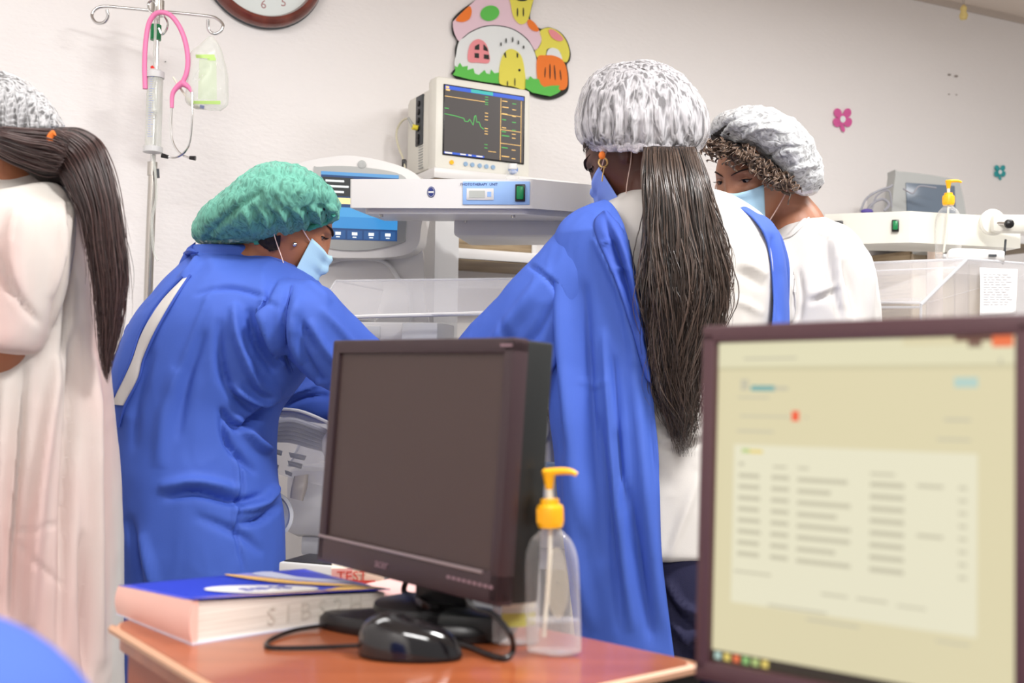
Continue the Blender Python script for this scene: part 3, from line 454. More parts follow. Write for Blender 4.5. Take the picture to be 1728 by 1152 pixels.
def sc(u, v, o=0): # display face, bilinear in its own plane
    a = np.array([558, 297.]); bx = np.array([686, 304.]); cx_ = np.array([683, 413.]); dx_ = np.array([556, 409.]); p = (a*(1-u)+bx*u)*(1-v)+(dx_*(1-u)+cx_*u)*v; return pp(p[0], p[1], .0745+o)
b = MB()
def sq(u0, v0, u1, v1, mi, o=.0): b.add([sc(u0, v0, o), sc(u1, v0, o), sc(u1, v1, o), sc(u0, v1, o)], [(0, 1, 2, 3)], mi)
sq(0, 0, 1, 1, 0); sq(.0, 0, 1, .05, 1, .0004); sq(.02, .08, .42, .36, 5, .0004); sq(.06, .12, .3, .15, 4, .0008); sq(.06, .2, .36, .23, 4, .0008); sq(.08, .28, .3, .31, 4, .0008); sq(.02, .38, .42, .47, 6, .0004); sq(.08, .52, 1, .82, 2, .0004); sq(.08, .66, 1, .83, 3, .0006)
for k in range(4): sq(.14+k*.215, .86, .33+k*.215, .985, 7, .0005); sq(.2+k*.215, .885, .27+k*.215, .93, 4, .0009); sq(.21+k*.215, .95, .26+k*.215, .965, 4, .0009)
sq(.01, .62, .07, .72, 4, .0008)
obj('touch_display', b, [scr('ui_navy', (34, 66, 112), 1), scr('ui_bar', (90, 150, 200), 1), scr('ui_sky', (76, 152, 206), 1), scr('ui_sky_deep', (58, 134, 194), 1), scr('ui_white', (236, 240, 240), 1), scr('ui_dark', (52, 56, 58), .8), scr('ui_cream', (246, 224, 160), 1), scr('ui_tile', (44, 82, 132), 1)], dspl)
b = MB(); b.lathe([(0, 0), (.009, 0), (.011, .002), (.011, .005), (.009, .006), (0, .0045)], 28, M=basis(pp(625, 286, .07), (1, 0, 0), (0, 0, 1), (-.18, -.98, 0))); obj('power_button', b, M['greyp'], inc)
b = MB(); b.plate(smooth_poly([(548, 430), (690, 425), (716, 430), (716, 500), (714, 570), (548, 574)], 3), .05, f=lambda x, y, o: P(x, y, 3.06)-np.array([0, o, 0])); nk = obj('neck_cover', b, M['plast'], inc)
b = MB(); b.tube([P(x, y, 3.0) for x, y in ((545, 446), (580, 437), (630, 437), (655, 446), (672, 470), (690, 490), (694, 560))], .006, 8); obj('arched_rim', b, M['lgrey'], nk)
b = MB(); b.add([P(716, 366, 3.1), P(735, 366, 3.05), P(775, 366, 3.14), P(775, 366, 3.3), P(716, 366, 3.3)]+[P(*pix([P(x, 366, d)-np.array([0, 0, .9])])[0], d) for x, d in ((716, 3.1), (735, 3.05), (775, 3.14), (775, 3.3), (716, 3.3))], [(0, 1, 2, 3, 4), (5, 6, 7, 8, 9), (0, 5, 6, 1), (1, 6, 7, 2), (2, 7, 8, 3), (3, 8, 9, 4), (4, 9, 5, 0)]); obj('column', b, M['lgrey'], inc, ang=20)
b = MB(frame((-.14, 2.98, 0), -8)); b.box((0, 0, .60), (.50, .30, .9), .02); obj('tower_body', b, M['lgrey'], inc)
# raised clear hood behind
def panel(mb, c4, th=.004, mi=0):
    c4 = np.array(c4); n = np.cross(c4[1]-c4[0], c4[3]-c4[0]); n /= np.linalg.norm(n); mb.add(np.vstack([c4, c4+n*th]), [(0, 1, 2, 3), (4, 5, 6, 7), (0, 1, 5, 4), (1, 2, 6, 5), (2, 3, 7, 6), (3, 0, 4, 7)], mi)
ax = np.array([math.cos(math.radians(-18)), math.sin(math.radians(-18)), 0]); ay = np.array([-ax[1], ax[0], 0])
h0 = P(567, 474, 2.72); Lh = .5; Dh = .27; e = h0[2]-P(560, 533, 2.72)[2]
T0, T1 = h0, h0+ax*Lh; T2, T3 = T1+ay*Dh, T0+ay*Dh
dn = np.array([0, 0, -e]); B0, B1, B2, B3 = T0-ax*.03-ay*.05+dn, T1+ax*.03-ay*.05+dn, T2+ax*.03+ay*.02+dn, T3-ax*.03+ay*.02+dn
b = MB(); panel(b, (T0, T1, T2, T3)); panel(b, (B0, B1, T1, T0)); panel(b, (B1, B2, T2, T1)); panel(b, (B3, B0, T0, T3)); panel(b, (B2, B3, T3, T2)); hd = obj('hood', b, M['acrylic'], inc, ang=20)
b = MB()
for p_, q_ in ((T0, T1), (T1, T2), (T3, T0), (T0, B0), (T1, B1), (B0, B1), (B1, B2), (B3, B0)): b.tube([p_, q_], .0025, 6)
obj('hood_edge', b, M['edge'], hd)
b = MB(); b.tube([P(560, 536, 2.66), P(640, 533, 2.62), P(760, 530, 2.58), P(900, 524, 2.52)], .005, 8); obj('hood_rail', b, M['plast'], inc)
b = MB(frame(P(650, 562, 2.8), -14)); b.box((0, 0, .0), (.24, .12, .05), .006, 0); b.box((-.04, -.061, .0), (.1, .004, .03), .001, 1); b.box((.12, -.02, .0), (.09, .14, .045), .004, 1); obj('hood_shelf', b, [M['plast'], M['lgrey']], inc)
# body of the incubator near the women's hands
IB = frame((-.235, 2.66, 0), -14); 
b = MB(IB); b.box((.07, .22, .745), (.78, .46, .17), .03); ib = obj('mattress_base', b, M['plast'], inc)
b = MB(IB); b.box((.07, .22, .64), (.70, .42, .05), .01); obj('base_skirt', b, M['lgrey'], inc)
b = MB(IB); b.box((.07, .22, .36), (.46, .3, .55), .02); obj('cabinet', b, M['greyp'], inc)
b = MB(IB); b.box((.07, .22, .07), (.66, .44, .05), .02); obj('cart_base', b, M['lgrey'], inc)
for dx in (-.2, .34):
    for dy in (.05, .38): b = MB(); b.lathe([(0, -.012), (.024, -.012), (.028, 0), (.024, .012), (0, .012)], 20, M=IB @ frame((dx, dy, .028)) @ Matrix.Rotation(PI/2, 4, 'Y')); obj('caster', b, M['black'], inc)
b = MB(IB); b.box((.07, .22, .845), (.6, .34, .03), .012); obj('mattress', b, M['panelblue'], inc)
b = MB(IB)
def q4(p): return [np.array(IB @ Vector(x)) for x in p]
b2 = MB(); panel(b2, q4([(-.31, .0, .83), (.45, .0, .83), (.45, .04, 1.0), (-.24, .04, 1.0)])); panel(b2, q4([(-.31, .0, .83), (-.31, .44, .83), (-.26, .42, 1.0), (-.24, .04, 1.0)])); panel(b2, q4([(.45, .0, .83), (.45, .44, .83), (.42, .42, 1.0), (.45, .04, 1.0)])); sdw = obj('side_wall', b2, M['acrylic'], inc, ang=20)
b = MB(); pts = q4([(-.31, .0, .83), (-.24, .04, 1.0), (.45, .04, 1.0)]); b.tube([pts[0], pts[1]], .004, 6); b.tube([pts[1], pts[2]], .004, 6); b.tube([pts[1], q4([(-.26, .42, 1.0)])[0]], .004, 6); obj('wall_rim', b, M['edge'], sdw)
b = MB(); c = P(508, 818, 2.47)
b.rings(ringset([(497, 803, 520, 800, 2.45, .012), (492, 825, 518, 822, 2.44, .014), (490, 840, 511, 845, 2.44, .010)], 12, 20, expo=4)); obj('latch', b, mat('latch_taupe', (176, 168, 160), .4), inc)
b = MB(); pc = P(459, 868, 2.46); b.lathe([(0, -.004), (.05, -.004), (.052, .004), (.046, .008), (.04, .002), (0, .002)], 36, M=basis(pc, np.array([.97, -.24, 0]), np.array([0, 0, 1]), np.array([-.24, -.97, 0]))); obj('hand_port', b, M['lgrey'], inc)
b = MB()
for k in range(6): b.tube([P(460, 712+k*6, 2.53+.01*k), P(490, 708+k*7, 2.54+.01*k), P(520, 716+k*7, 2.55+.01*k), P(560, 732+k*6, 2.56)], .006, 8)
obj('corrugated_hose', b, M['hose'], inc)
b = MB()
for x, y, w_, h_ in ((466, 760, 22, 9), (462, 784, 18, 7), (502, 768, 30, 9), (498, 782, 26, 9), (487, 797, 13, 7)): b.rings(ringset([(x-w_*.5, y-h_*.6, x-w_*.4, y+h_*.4, 2.50, .01), (x, y-h_*.3, x, y+h_*.7, 2.50, .014), (x+w_*.5, y+h_*.1, x+w_*.4, y+h_, 2.50, .01)], 10, 16))
obj('tube_grommet', b, mat('grommet_grey', (124, 124, 128), .5), inc)
b = MB(); cf = [P(448, 690, 2.47), P(505, 693, 2.46), P(566, 718, 2.45), P(566, 826, 2.46), P(470, 800, 2.47)]; n = len(cf); b.add(cf+[p+np.array([0, .004, 0]) for p in cf], [tuple(range(n)), tuple(range(n, 2*n))]+[(i, (i+1) % n, n+(i+1) % n, n+i) for i in range(n)]); fl_p = obj('clear_flap', b, M['acrylic'], inc, ang=20)
b = MB(); b.tube([cf[0], cf[1], cf[2]], .0035, 8, n=20); obj('flap_edge_highlight', b, M['plast'], fl_p)  # opaque white tube stands in for the highlight on the clear edge
# parts seen right of the desk monitor
b = MB(); b.tube([P(914+9*math.cos(a), 722+17*math.sin(a), 2.36) for a in np.linspace(0, 2*PI, 20)], .0055, 10); obj('port_ring', b, M['lgrey'], inc)
b = MB(); b.rings(ringset([(880, 700, 925, 702, 2.44, .05), (880, 745, 935, 745, 2.44, .06), (880, 775, 938, 780, 2.44, .06)], 16, 30, expo=3)); obj('bumper', b, M['plast'], inc)
b = MB(); b.rings(ringset([(878, 795, 940, 800, 2.44, .03), (876, 850, 948, 850, 2.44, .04), (876, 880, 952, 882, 2.44, .04)], 16, 30, expo=4)); obj('end_drawer', b, M['lgrey'], inc)
# metal tray cart behind the book
tr = thing('metal_tray', 'brushed metal box tray with dark inside behind the book', 'tray', P(545, 1130, 2.0)*np.array([1, 1, 0]))
c = P(545, 962, 2.0); b = MB(frame(c, -20)); b.box((0, 0, -.012), (.12, .1, .06), .004); obj('tray_body', b, M['lgrey'], tr)
b = MB(frame(c, -20)); b.box((0, 0, .019), (.106, .086, .002), 0, 0); obj('tray_inside', b, M['black'], tr)
b = MB(frame(c, -20)); b.box((0, 0, -.45), (.05, .05, .82), .005); b.box((0, 0, c[2]*-.0-.5), (.05, .05, .8), .005); obj('stem', b, M['steel'], tr)
b = MB(); b.lathe([(0, 0), (.15, 0), (.15, .012), (.03, .03), (0, .03)], 40, M=frame((c[0], c[1], 0))); obj('foot', b, M['steel'], tr)
# ------------------------------------------------------------------ drip stand with its bag, burette and a stethoscope
DI = 2.95
iv = thing('drip_stand', 'steel drip stand with curled hooks in front of the left wall', 'drip stand', np.array([P(250, 490, DI)[0], DI, 0]))
top = P(266, 2, DI); px0 = top[0]
base = np.array([px0, DI, 0])
b = MB(); b.tube([P(266, 0, DI)+np.array([0, 0, .03]), P(252, 470, DI)], .0075, 16); obj('inner_pole', b, M['chrome'], iv)
bp = P(250, 505, DI); b = MB(); b.tube([P(258, 290, DI), bp, bp*np.array([1, 1, 0])+np.array([0, 0, .1])], .0115, 16, n=20); obj('outer_pole', b, M['steel'], iv)
b = MB(); b.lathe([(0, -.02), (.017, -.02), (.017, .02), (0, .02)], 20, M=frame(P(266, 14, DI))); obj('collar', b, M['steel'], iv); b = MB(); b.lathe([(0, -.018), (.013, -.018), (.013, .018), (0, .018)], 20, M=frame(P(257, 285, DI))); cl = obj('collar', b, M['steel'], iv)
b = MB(); b.tube([P(266, 285, DI-.02), P(267, 300, DI-.02)], .004, 8); obj('clamp', b, M['dgrey'], cl)
for nm, pl in (('hook', [(266, 19), (215, 14), (178, 11), (162, 15), (155, 26), (162, 38), (175, 38), (182, 28), (180, 16)]), ('hook', [(266, 19), (310, 23), (355, 28), (368, 33), (376, 42), (372, 53), (361, 57), (352, 50), (351, 33)])):
    b = MB(); b.tube([P(x, y, DI-.004*i) for i, (x, y) in enumerate(pl)], .0042, 10); obj(nm, b, M['chrome'], iv)
b = MB(); b.tube([P(x, y, DI-.03) for x, y in ((262, 24), (252, 18), (250, 6), (258, 1), (264, 10), (262, 30))], .003, 8); b.tube([P(x, y, DI-.025) for x, y in ((272, 22), (281, 34), (282, 48), (274, 58), (268, 48))], .003, 8); obj('small_hook', b, M['chrome'], iv)
b = MB(); b.lathe([(0, -.02), (.014, -.02), (.014, .02), (0, .02)], 16, M=frame(P(263, 55, DI-.0))); obj('green_band', b, M['green'], iv, label='green tape band')
for k in range(5):
    a = k*2*PI/5; b = MB(); e_ = bp*np.array([1, 1, 0]); b.tube([e_+np.array([0, 0, .1]), e_+np.array([.08*math.cos(a), .08*math.sin(a), .085]), e_+np.array([.16*math.cos(a), .16*math.sin(a), .06])], .011, 10); lg = obj('leg', b, M['steel'], iv)
    b = MB(); b.lathe([(0, -.01), (.024, -.01), (.026, 0), (.024, .01), (0, .01)], 16, M=frame(e_+np.array([.16*math.cos(a), .16*math.sin(a), .0262])) @ Matrix.Rotation(PI/2, 4, 'Y')); obj('caster', b, M['black'], lg)
DB = DI-.04
bu = thing('infusion_burette', 'clear graduated burette chamber hanging on the drip stand', 'burette', P(259, 262, DB))
def tpx(mb, pts, r, d=DB, m=8, mi=0): mb.tube([P(x, y, d) for x, y in pts], r, m, mi=mi); return mb
t0, t1 = P(262, 128, DB), P(258, 252, DB); ax_ = (t0-t1)/np.linalg.norm(t0-t1); L_ = np.linalg.norm(t0-t1); X_ = np.cross([0, 1, 0], ax_); BM = basis(t1, X_, np.cross(ax_, X_), ax_)
b = MB(); b.lathe([(.019, 0), (.0205, .002), (.0205, L_), (.019, L_), (.0185, L_*.5)], 28, M=BM); obj('chamber', b, M['vinyl'], bu)
b = MB(); b.lathe([(0, L_-.006), (.0235, L_-.006), (.0235, L_+.01), (.014, L_+.016), (0, L_+.016)], 28, M=BM); obj('end_cap', b, M['lgrey'], bu); b = MB(); b.lathe([(0, -.008), (.025, -.008), (.025, .006), (0, .006)], 28, M=BM); obj('end_cap', b, M['lgrey'], bu)
b = MB(BM); [b.box((-.004 if k % 5 else -.002, -.0208, .03+k*.0062), (.008 if k % 5 else .013, .0006, .0008), 0) for k in range(26)]; obj('scale_mark', b, mat('scale_blue', (120, 140, 210), .5), bu)
b = MB(); tpx(b, [(256, 112), (259, 118), (257, 125)], [.004, .006, .003]); obj('red_valve', b, mat('valve_red', (222, 50, 40), .4), bu, label='red valve')
b = MB(); tpx(b, [(262, 30), (262, 60), (260, 95), (262, 120)], .0035); obj('drip_line', b, M['vinyl'], bu); b = MB(); tpx(b, [(258, 262), (262, 290), (264, 330), (257, 370), (259, 420), (266, 440)], .0035); obj('drip_line', b, M['vinyl'], bu)
bag = thing('infusion_bag', 'clear infusion bag with lime green print hanging from the right hook', 'infusion bag', P(352, 185, DB))
rows = [(352, 62, 360, 62, DB, .004), (338, 76, 367, 74, DB, .010), (322, 90, 375, 90, DB, .016), (318, 120, 383, 118, DB, .022), (315, 150, 386, 150, DB, .026), (314, 172, 385, 175, DB, .020), (330, 184, 372, 187, DB, .008)]
b = MB(); loft(b, rows, 40, 48); sculpt(b, [([(360, 70), (372, 95), (380, 150)], 4, .004), ([(350, 110), (338, 125), (325, 140)], 3, -.004), ([(330, 90), (350, 100)], 3, .003)], [(.0025, (40, 40, 18), 3)]); obj('bag_skin', b, M['vinyl'], bag)
bv = caster(b); b = MB(); strip(b, bv, [(330, 92), (331, 98)], [(362, 92), (363, 99)], 3, 10, .001, DB); strip(b, bv, [(350, 97), (350, 102)], [(364, 97), (364, 102)], 3, 4, .0012, DB); strip(b, bv, [(325, 170), (326, 175)], [(372, 170), (372, 176)], 3, 12, .001, DB); obj('printed_label', b, M['lime'], bag)
b = MB(); strip(b, bv, [(336, 100), (334, 168)], [(365, 100), (366, 168)], 12, 8, .0006, DB); obj('fluid_label', b, glassy('pale_green_print', (206, 232, 180), .35, .3, .1), bag)
b = MB(); tpx(b, [(318, 168), (328, 178), (340, 181)], [.005, .006, .004]); tpx(b, [(338, 180), (344, 181)], .005, mi=1); tpx(b, [(292, 130), (305, 150), (318, 168)], .003); obj('port_tube', b, [M['labelw'], M['bluecap']], bag)
st = thing('stethoscope', 'pink stethoscope looped over the top of the drip stand', 'stethoscope', P(300, 265, DI-.05)); dS = DI-.055
b = MB(); tpx(b, [(245, 150), (244, 110), (246, 70), (252, 38), (265, 22), (285, 24), (301, 42), (312, 68), (317, 98), (315, 122), (308, 140)], .0065, dS, 10); tpx(b, [(308, 140), (298, 148), (291, 160), (290, 182)], [.009, .007, .006, .005], dS, 10); tpx(b, [(308, 140), (318, 147), (324, 156)], [.009, .006, .004], dS, 10); obj('rubber_tube', b, M['pinktube'], st)
b = MB(); tpx(b, [(290, 180), (289, 215), (292, 240), (303, 258), (318, 266), (326, 267)], .0028, dS); obj('ear_tube', b, M['chrome'], st); b = MB(); tpx(b, [(324, 156), (324, 200), (320, 240), (310, 258), (295, 266), (278, 263)], .0028, dS-.01); obj('ear_tube', b, M['chrome'], st)
b = MB(); tpx(b, [(320, 266), (330, 267)], [.005, .0065], dS); obj('ear_tip', b, M['black'], st); b = MB(); tpx(b, [(284, 265), (273, 262)], [.005, .0065], dS-.01); obj('ear_tip', b, M['black'], st)
# ------------------------------------------------------------------ second warmer at the right with its things
wm = thing('infant_warmer', 'cream radiant warmer arm with a green switch and clear cot at the right', 'infant warmer', (1.2, 3.25, 0))
c0_ = P(1535, 381, 3.05); hz = P(1535, 355, 3.05)[2]-P(1535, 408, 3.05)[2]
pA, pB, pC = P(1392, 387, 3.08), P(1535, 382, 3.0), P(1722, 379, 3.08)
def prism(mb, pts, z0, z1, mi=0):
    n = len(pts); mb.add([(p[0], p[1], z0) for p in pts]+[(p[0], p[1], z1) for p in pts], [tuple(range(n)), tuple(range(n, 2*n))]+[(i, (i+1) % n, n+(i+1) % n, n+i) for i in range(n)], mi)
z0, z1 = P(1535, 409, 3.0)[2], P(1535, 356, 3.0)[2]
b = MB(); prism(b, [pA, pB, pC, pC+np.array([-.02, .13, 0]), pA+np.array([.07, .11, 0])], z0, z1); obj('heater_housing', b, M['cream'], wm, ang=20)
b = MB(); dA = (pB-pA)/np.linalg.norm(pB-pA); FA = basis(P(1511, 381, 3.01), (dA[0], dA[1], 0), (-dA[1], dA[0], 0), (0, 0, 1)); b.box((0, -.0, 0), (.018, .016, .032), .002, M=FA); o = obj('switch_frame', b, M['black'], wm)
b = MB(); b.box((0, -.008, 0), (.013, .014, .024), .003, M=FA); obj('switch_rocker', b, M['green'], o)
b = MB(); b.box((0, 0, 0), (.03, .01, .014), .002, M=basis(P(1413, 377, 3.062), (dA[0], dA[1], 0), (-dA[1], dA[0], 0), (0, 0, 1))); obj('slot', b, M['black'], wm)
pj = P(1672, 376, 3.03)
b = MB(); b.lathe([(0, 0), (.034, 0), (.036, .012), (.032, .018), (0, .018)], 40, M=basis(pj, (1, .05, 0), (0, 0, 1), (.05, -1, 0))); jt = obj('pivot_joint', b, M['cream'], wm)
b = MB(); b.box((0, 0, 0), (.115, .03, .05), .014, M=frame(P(1708, 378, 2.99))); obj('side_arm', b, M['cream'], wm)
b = MB(); b.tube([P(1675, 376, 2.99), P(1700, 378, 2.96)], .005, 10, mi=1); kc = P(1701, 378, 2.955)
b.lathe([(0, 0), (.009, 0), (.0125, .003), (.0125, .01), (.008, .014), (0, .015)], 10, M=basis(kc, (1, 0, 0), (0, 0, 1), (0, -1, 0))); obj('tightening_knob', b, [M['black'], M['steel']], jt)
b = MB(); b.tube([P(1697, 404, 3.0), P(1695, 425, 3.0), P(1692, 445, 3.02)], .003, 8); obj('power_lead', b, M['dgrey'], wm)
b = MB(); pq = P(1578, 450, 3.32); b.tube([np.array([pq[0], pq[1], z0+.02]), np.array([pq[0], pq[1], .12])], .022, 20); obj('post', b, mat('post_peach', (226, 206, 190), .4), wm)
zt = P(1632, 437, 2.92)[2]; zb = P(1600, 545, 2.92)[2]
tL, tR = P(1460, 446, 3.06), P(1632, 437, 2.92); tE = np.array([P(1780, 446, 3.05)[0], 3.05, zt]); tL[2] = zt
sB = P(1554, 514, 2.86)
b = MB(); bk = np.array([.08, .36, 0])
panel(b, (tL, tR, tR+bk, tL+bk)); panel(b, (tR, tE, tE+bk, tR+bk)); lo = lambda p, dx=0, dy=0: np.array([p[0]+dx, p[1]+dy, zb-.06])
fl = np.array([P(1440, 520, 3.0)[0], 3.0, zb-.06]); f1 = np.array([sB[0], sB[1], zb-.06]); panel(b, (fl, f1, f1+np.array([0, 0, .12]), fl+np.array([0, 0, .12]))); panel(b, (sB, lo(sB), lo(tE), tE)); panel(b, (tR, sB, tE, tE-np.array([0, 0, .001])))
panel(b, (fl+np.array([0, 0, .12]), sB, tR, tL)); cot = obj('cot_wall', b, M['acrylic'], wm, ang=20)
b = MB(); b.tube([tR, sB], .0045, 8); b.tube([sB, lo(sB)], .0035, 8); b.tube([tL, tR], .0035, 8); b.tube([tR, tE], .0035, 8); b.tube([tL-np.array([0, 0, .022]), tR-np.array([.02, 0, .022])], .002, 6); obj('cot_edge', b, M['edge'], cot)
for yy in (513, 521): b = MB(); b.tube([P(1472, yy-3, 3.06), P(1552, yy-3, 2.97)], .0035, 8); obj('guide_rail', b, M['edge'], wm)
b = MB(); zc_ = lo(sB)[2]; prism(b, [fl+np.array([-.1, 0, 0]), f1+np.array([.0, -.01, 0]), tE+np.array([0, -.1, 0]), tE+bk, tL+bk+np.array([-.1, 0, 0])], zc_-.12, zc_); obj('cot_base', b, M['plast'], wm, ang=20)
b = MB(); b.box((1.18, 3.22, .5), (.5, .3, .8), .02); obj('cabinet', b, M['lgrey'], wm); b = MB(); b.box((1.18, 3.2, .09), (.7, .44, .06), .02); obj('cart_base', b, M['lgrey'], wm)
for dx in (-.3, .3):
    for dy in (-.17, .17): b = MB(); b.lathe([(0, -.012), (.026, -.012), (.03, 0), (.026, .012), (0, .012)], 18, M=frame((1.18+dx, 3.2+dy, .0302)) @ Matrix.Rotation(PI/2, 4, 'Y')); obj('caster', b, M['black'], wm)
pr = thing('paper_sheet', 'white printed form taped to the clear cot at the right', 'paper', P(1680, 530, 2.86))
b = MB(); c4 = [P(1650, 533, 2.86), P(1712, 530, 2.88), P(1713, 455, 2.96), P(1650, 452, 2.93)]; g = []
for v in np.linspace(0, 1, 12): g.append([(c4[0]*(1-u)+c4[1]*u)*(1-v)+(c4[3]*(1-u)+c4[2]*u)*v+np.array([0, -.004*math.sin(u*5+v*3)-.012, 0]) for u in np.linspace(0, 1, 10)])
b.rings(g, False, False); o = obj('sheet', b, M['paper'], pr); sd = o.modifiers.new('s', 'SOLIDIFY'); sd.thickness = .0006
b = MB(); bvs = caster(MB().rings(g, False, False))
for k in range(13):
    y = 462+k*4.2; x = 1660
    while x < 1700: w_ = rnd.uniform(4, 12); strip(b, bvs, [(x, y), (x, y+1.6)], [(x+w_, y+.2), (x+w_, y+1.8)], 2, 2, .0015, 2.9); x += w_+2
obj('printed_line', b, mat('print_grey', (170, 168, 170), .8), pr)
th = thing('thermometer', 'white handheld infrared thermometer lying on the clear cot', 'thermometer', (tR+tE)/2+np.array([0, .08, .02]))
b = MB(); b.rings(ringset([(1596, 430, 1597, 437, 2.98, .006), (1606, 420, 1606, 438, 2.98, .016), (1640, 420, 1640, 440, 2.98, .02), (1690, 423, 1690, 443, 2.98, .02), (1695, 427, 1695, 442, 2.98, .014)], 24, 28, expo=3.4)); obj('body', b, M['plast'], th)
b = MB(); b.box(P(1675, 431, 2.955), (.02, .006, .006), .001); obj('display_window', b, M['dgrey'], th)
b = MB(); b.tube([P(1597, 433, 2.98), P(1591, 431, 2.98)], .005, 10); obj('probe_tip', b, M['lgrey'], th)
# monitor far right and its shelf
shelf_unit('white edged wall shelf under the grey monitor at the right', 1560, 420, (.0,), -.28, .3, .4, back=False)
wc = onwall(1528, 492); cbn = thing('wall_cabinet', 'beige plank fronted cabinet under the right wall shelf, seen through the clear cot', 'cabinet', wc); WW = basis(wc, WU, -WN, (0, 0, 1))
b = MB(WW); b.box((0, -.10, -.02), (.36, .2, .30), .004); obj('body', b, M['shelfw'], cbn)
for k in range(5): b = MB(WW); b.box((-.143+k*.0715, -.206, -.02), (.066, .012, .28), .003); obj('plank', b, mat('plank_beige', (196-6*(k % 2), 178-6*(k % 2), 152), .5), cbn)
m2 = thing('patient_monitor', 'grey bedside monitor with a dark screen behind the right warmer', 'patient monitor', P(1566, 400, 4.05)*np.array([1, 1, 0])+np.array([0, 0, onwall(1560, 420)[2]+.015]))
G = frame(P(1570, 372, 4.02), 14, -4)
b = MB(G); hh = .155; b.plate(smooth_poly([(-.135, .16), (-.12, .172), (0, .168), (.115, .155), (.13, .14), (.13, -.04), (-.135, -.04)], 3), .05, f=lambda x, z, o: (x, .05-o, z)); obj('front_bezel', b, M['greyp'], m2)
b = MB(G); b.box((-.02, .13, .05), (.22, .18, .19), .03); obj('rear_housing', b, M['lgrey'], m2)
b = MB(G); b.box((.004, -.002, .055), (.2, .005, .155), .003); obj('screen', b, mat('screen_slate', (104, 116, 130), .2), m2)
b = MB(G); b.box((0.02, .05, -.07), (.08, .09, .08), .01); obj('stand', b, M['greyp'], m2)
t = thing('cable_bundle', 'grey cables coiled beside the right monitor', 'cable', P(1480, 356, 3.95))
for pl, r in (([(1452, 356), (1462, 335), (1482, 322), (1500, 316), (1506, 312)], .004), ([(1462, 356), (1474, 342), (1490, 336), (1500, 345), (1492, 356)], .005), ([(1470, 356), (1480, 330), (1500, 322), (1505, 350)], .003)):
    b = MB(); b.tube([P(x, y, 3.92) for x, y in pl], r, 8); obj('lead', b, M['hose'], t)
b = MB(); b.ell(P(1463, 357, 3.9), (.022, .012, .01)); obj('cuff', b, mat('cuff_violet', (84, 70, 150), .5), t)
b = MB(); b.tube([P(x, y, 3.93) for x, y in ((1524, 318), (1540, 326), (1552, 314), (1580, 317))], .003, 8, mi=0); tt_ = thing('sensor_cable', 'thin grey cable hanging over the right monitor screen', 'cable', P(1540, 320, 3.93)); obj('lead', b, M['hose'], tt_)
# ------------------------------------------------------------------ front desk
ZD = .745
def on(x, y, z=ZD): return atz(x, y, z)
def rounded(poly, r, n=6):
    out = []; k = len(poly)
    for i in range(k):
        p, a, c = (np.array(poly[j][:2], float) for j in (i, i-1, (i+1) % k)); u = (a-p)/np.linalg.norm(a-p); v = (c-p)/np.linalg.norm(c-p)
        for t in np.linspace(0, 1, n): out.append((p+u*r)*(1-t)**2+2*t*(1-t)*p+(p+v*r)*t**2)
    return out
Ap, Bp, Dp = on(478, 966), on(192, 1053), on(1180, 1117); Cp = np.array([-.158, .947, ZD])
dk = thing('desk', 'reddish brown wooden desk holding the switched off monitor and the mouse', 'desk', ((Ap+Cp)/2)*np.array([1, 1, 0]))
poly = rounded([Ap, Bp, Cp, Dp], .035)
b = MB(); prism(b, [(*p, 0) for p in poly], ZD-.026, ZD); tp = obj('tabletop', b, M['desk'], dk, ang=30)
b = MB(); R = []
for p in poly+[poly[0]]: R.append([(p[0], p[1], ZD-.004)])
cen = np.mean(poly, 0); b.tube([(*(cen+(p-cen)*1.004), ZD-.006) for p in poly+[poly[0]]], .0058, 6, n=len(poly)*2); obj('edge_rim', b, M['deskedge'], tp)
def inset(p, k): return cen+(np.array(p[:2])-cen)*k
b = MB(); q = [(*inset(p, .93), 0) for p in (Bp, Cp)]; prism(b, [q[0], q[1], q[1]+np.array([.014, .012, 0]) if 0 else (q[1][0]+.014, q[1][1]+.012, 0), (q[0][0]+.014, q[0][1]+.012, 0)], 0, ZD-.026); obj('side_panel', b, M['deskred'], dk)
b = MB(); q = [(*inset(p, 1.003), 0) for p in (Cp, Dp)]; n_ = np.array([-.61, .79])*.004; prism(b, [q[0], q[1], (q[1][0]+n_[0], q[1][1]+n_[1], 0), (q[0][0]+n_[0], q[0][1]+n_[1], 0)], ZD-.12, ZD-.011); obj('front_apron', b, M['blackd'], dk)
for nm_, p in (('leg', Ap), ('leg', Dp), ('leg', Cp)):
    p2 = inset(p, .86); b = MB(); b.box((p2[0], p2[1], (ZD-.026)/2), (.05, .05, ZD-.026), .004); obj('leg', b, M['blackd'], dk)
b = MB(); b.box((*(inset(Bp, .72)), .34), (.05, .05, .68), .004); obj('leg', b, M['blackd'], dk)
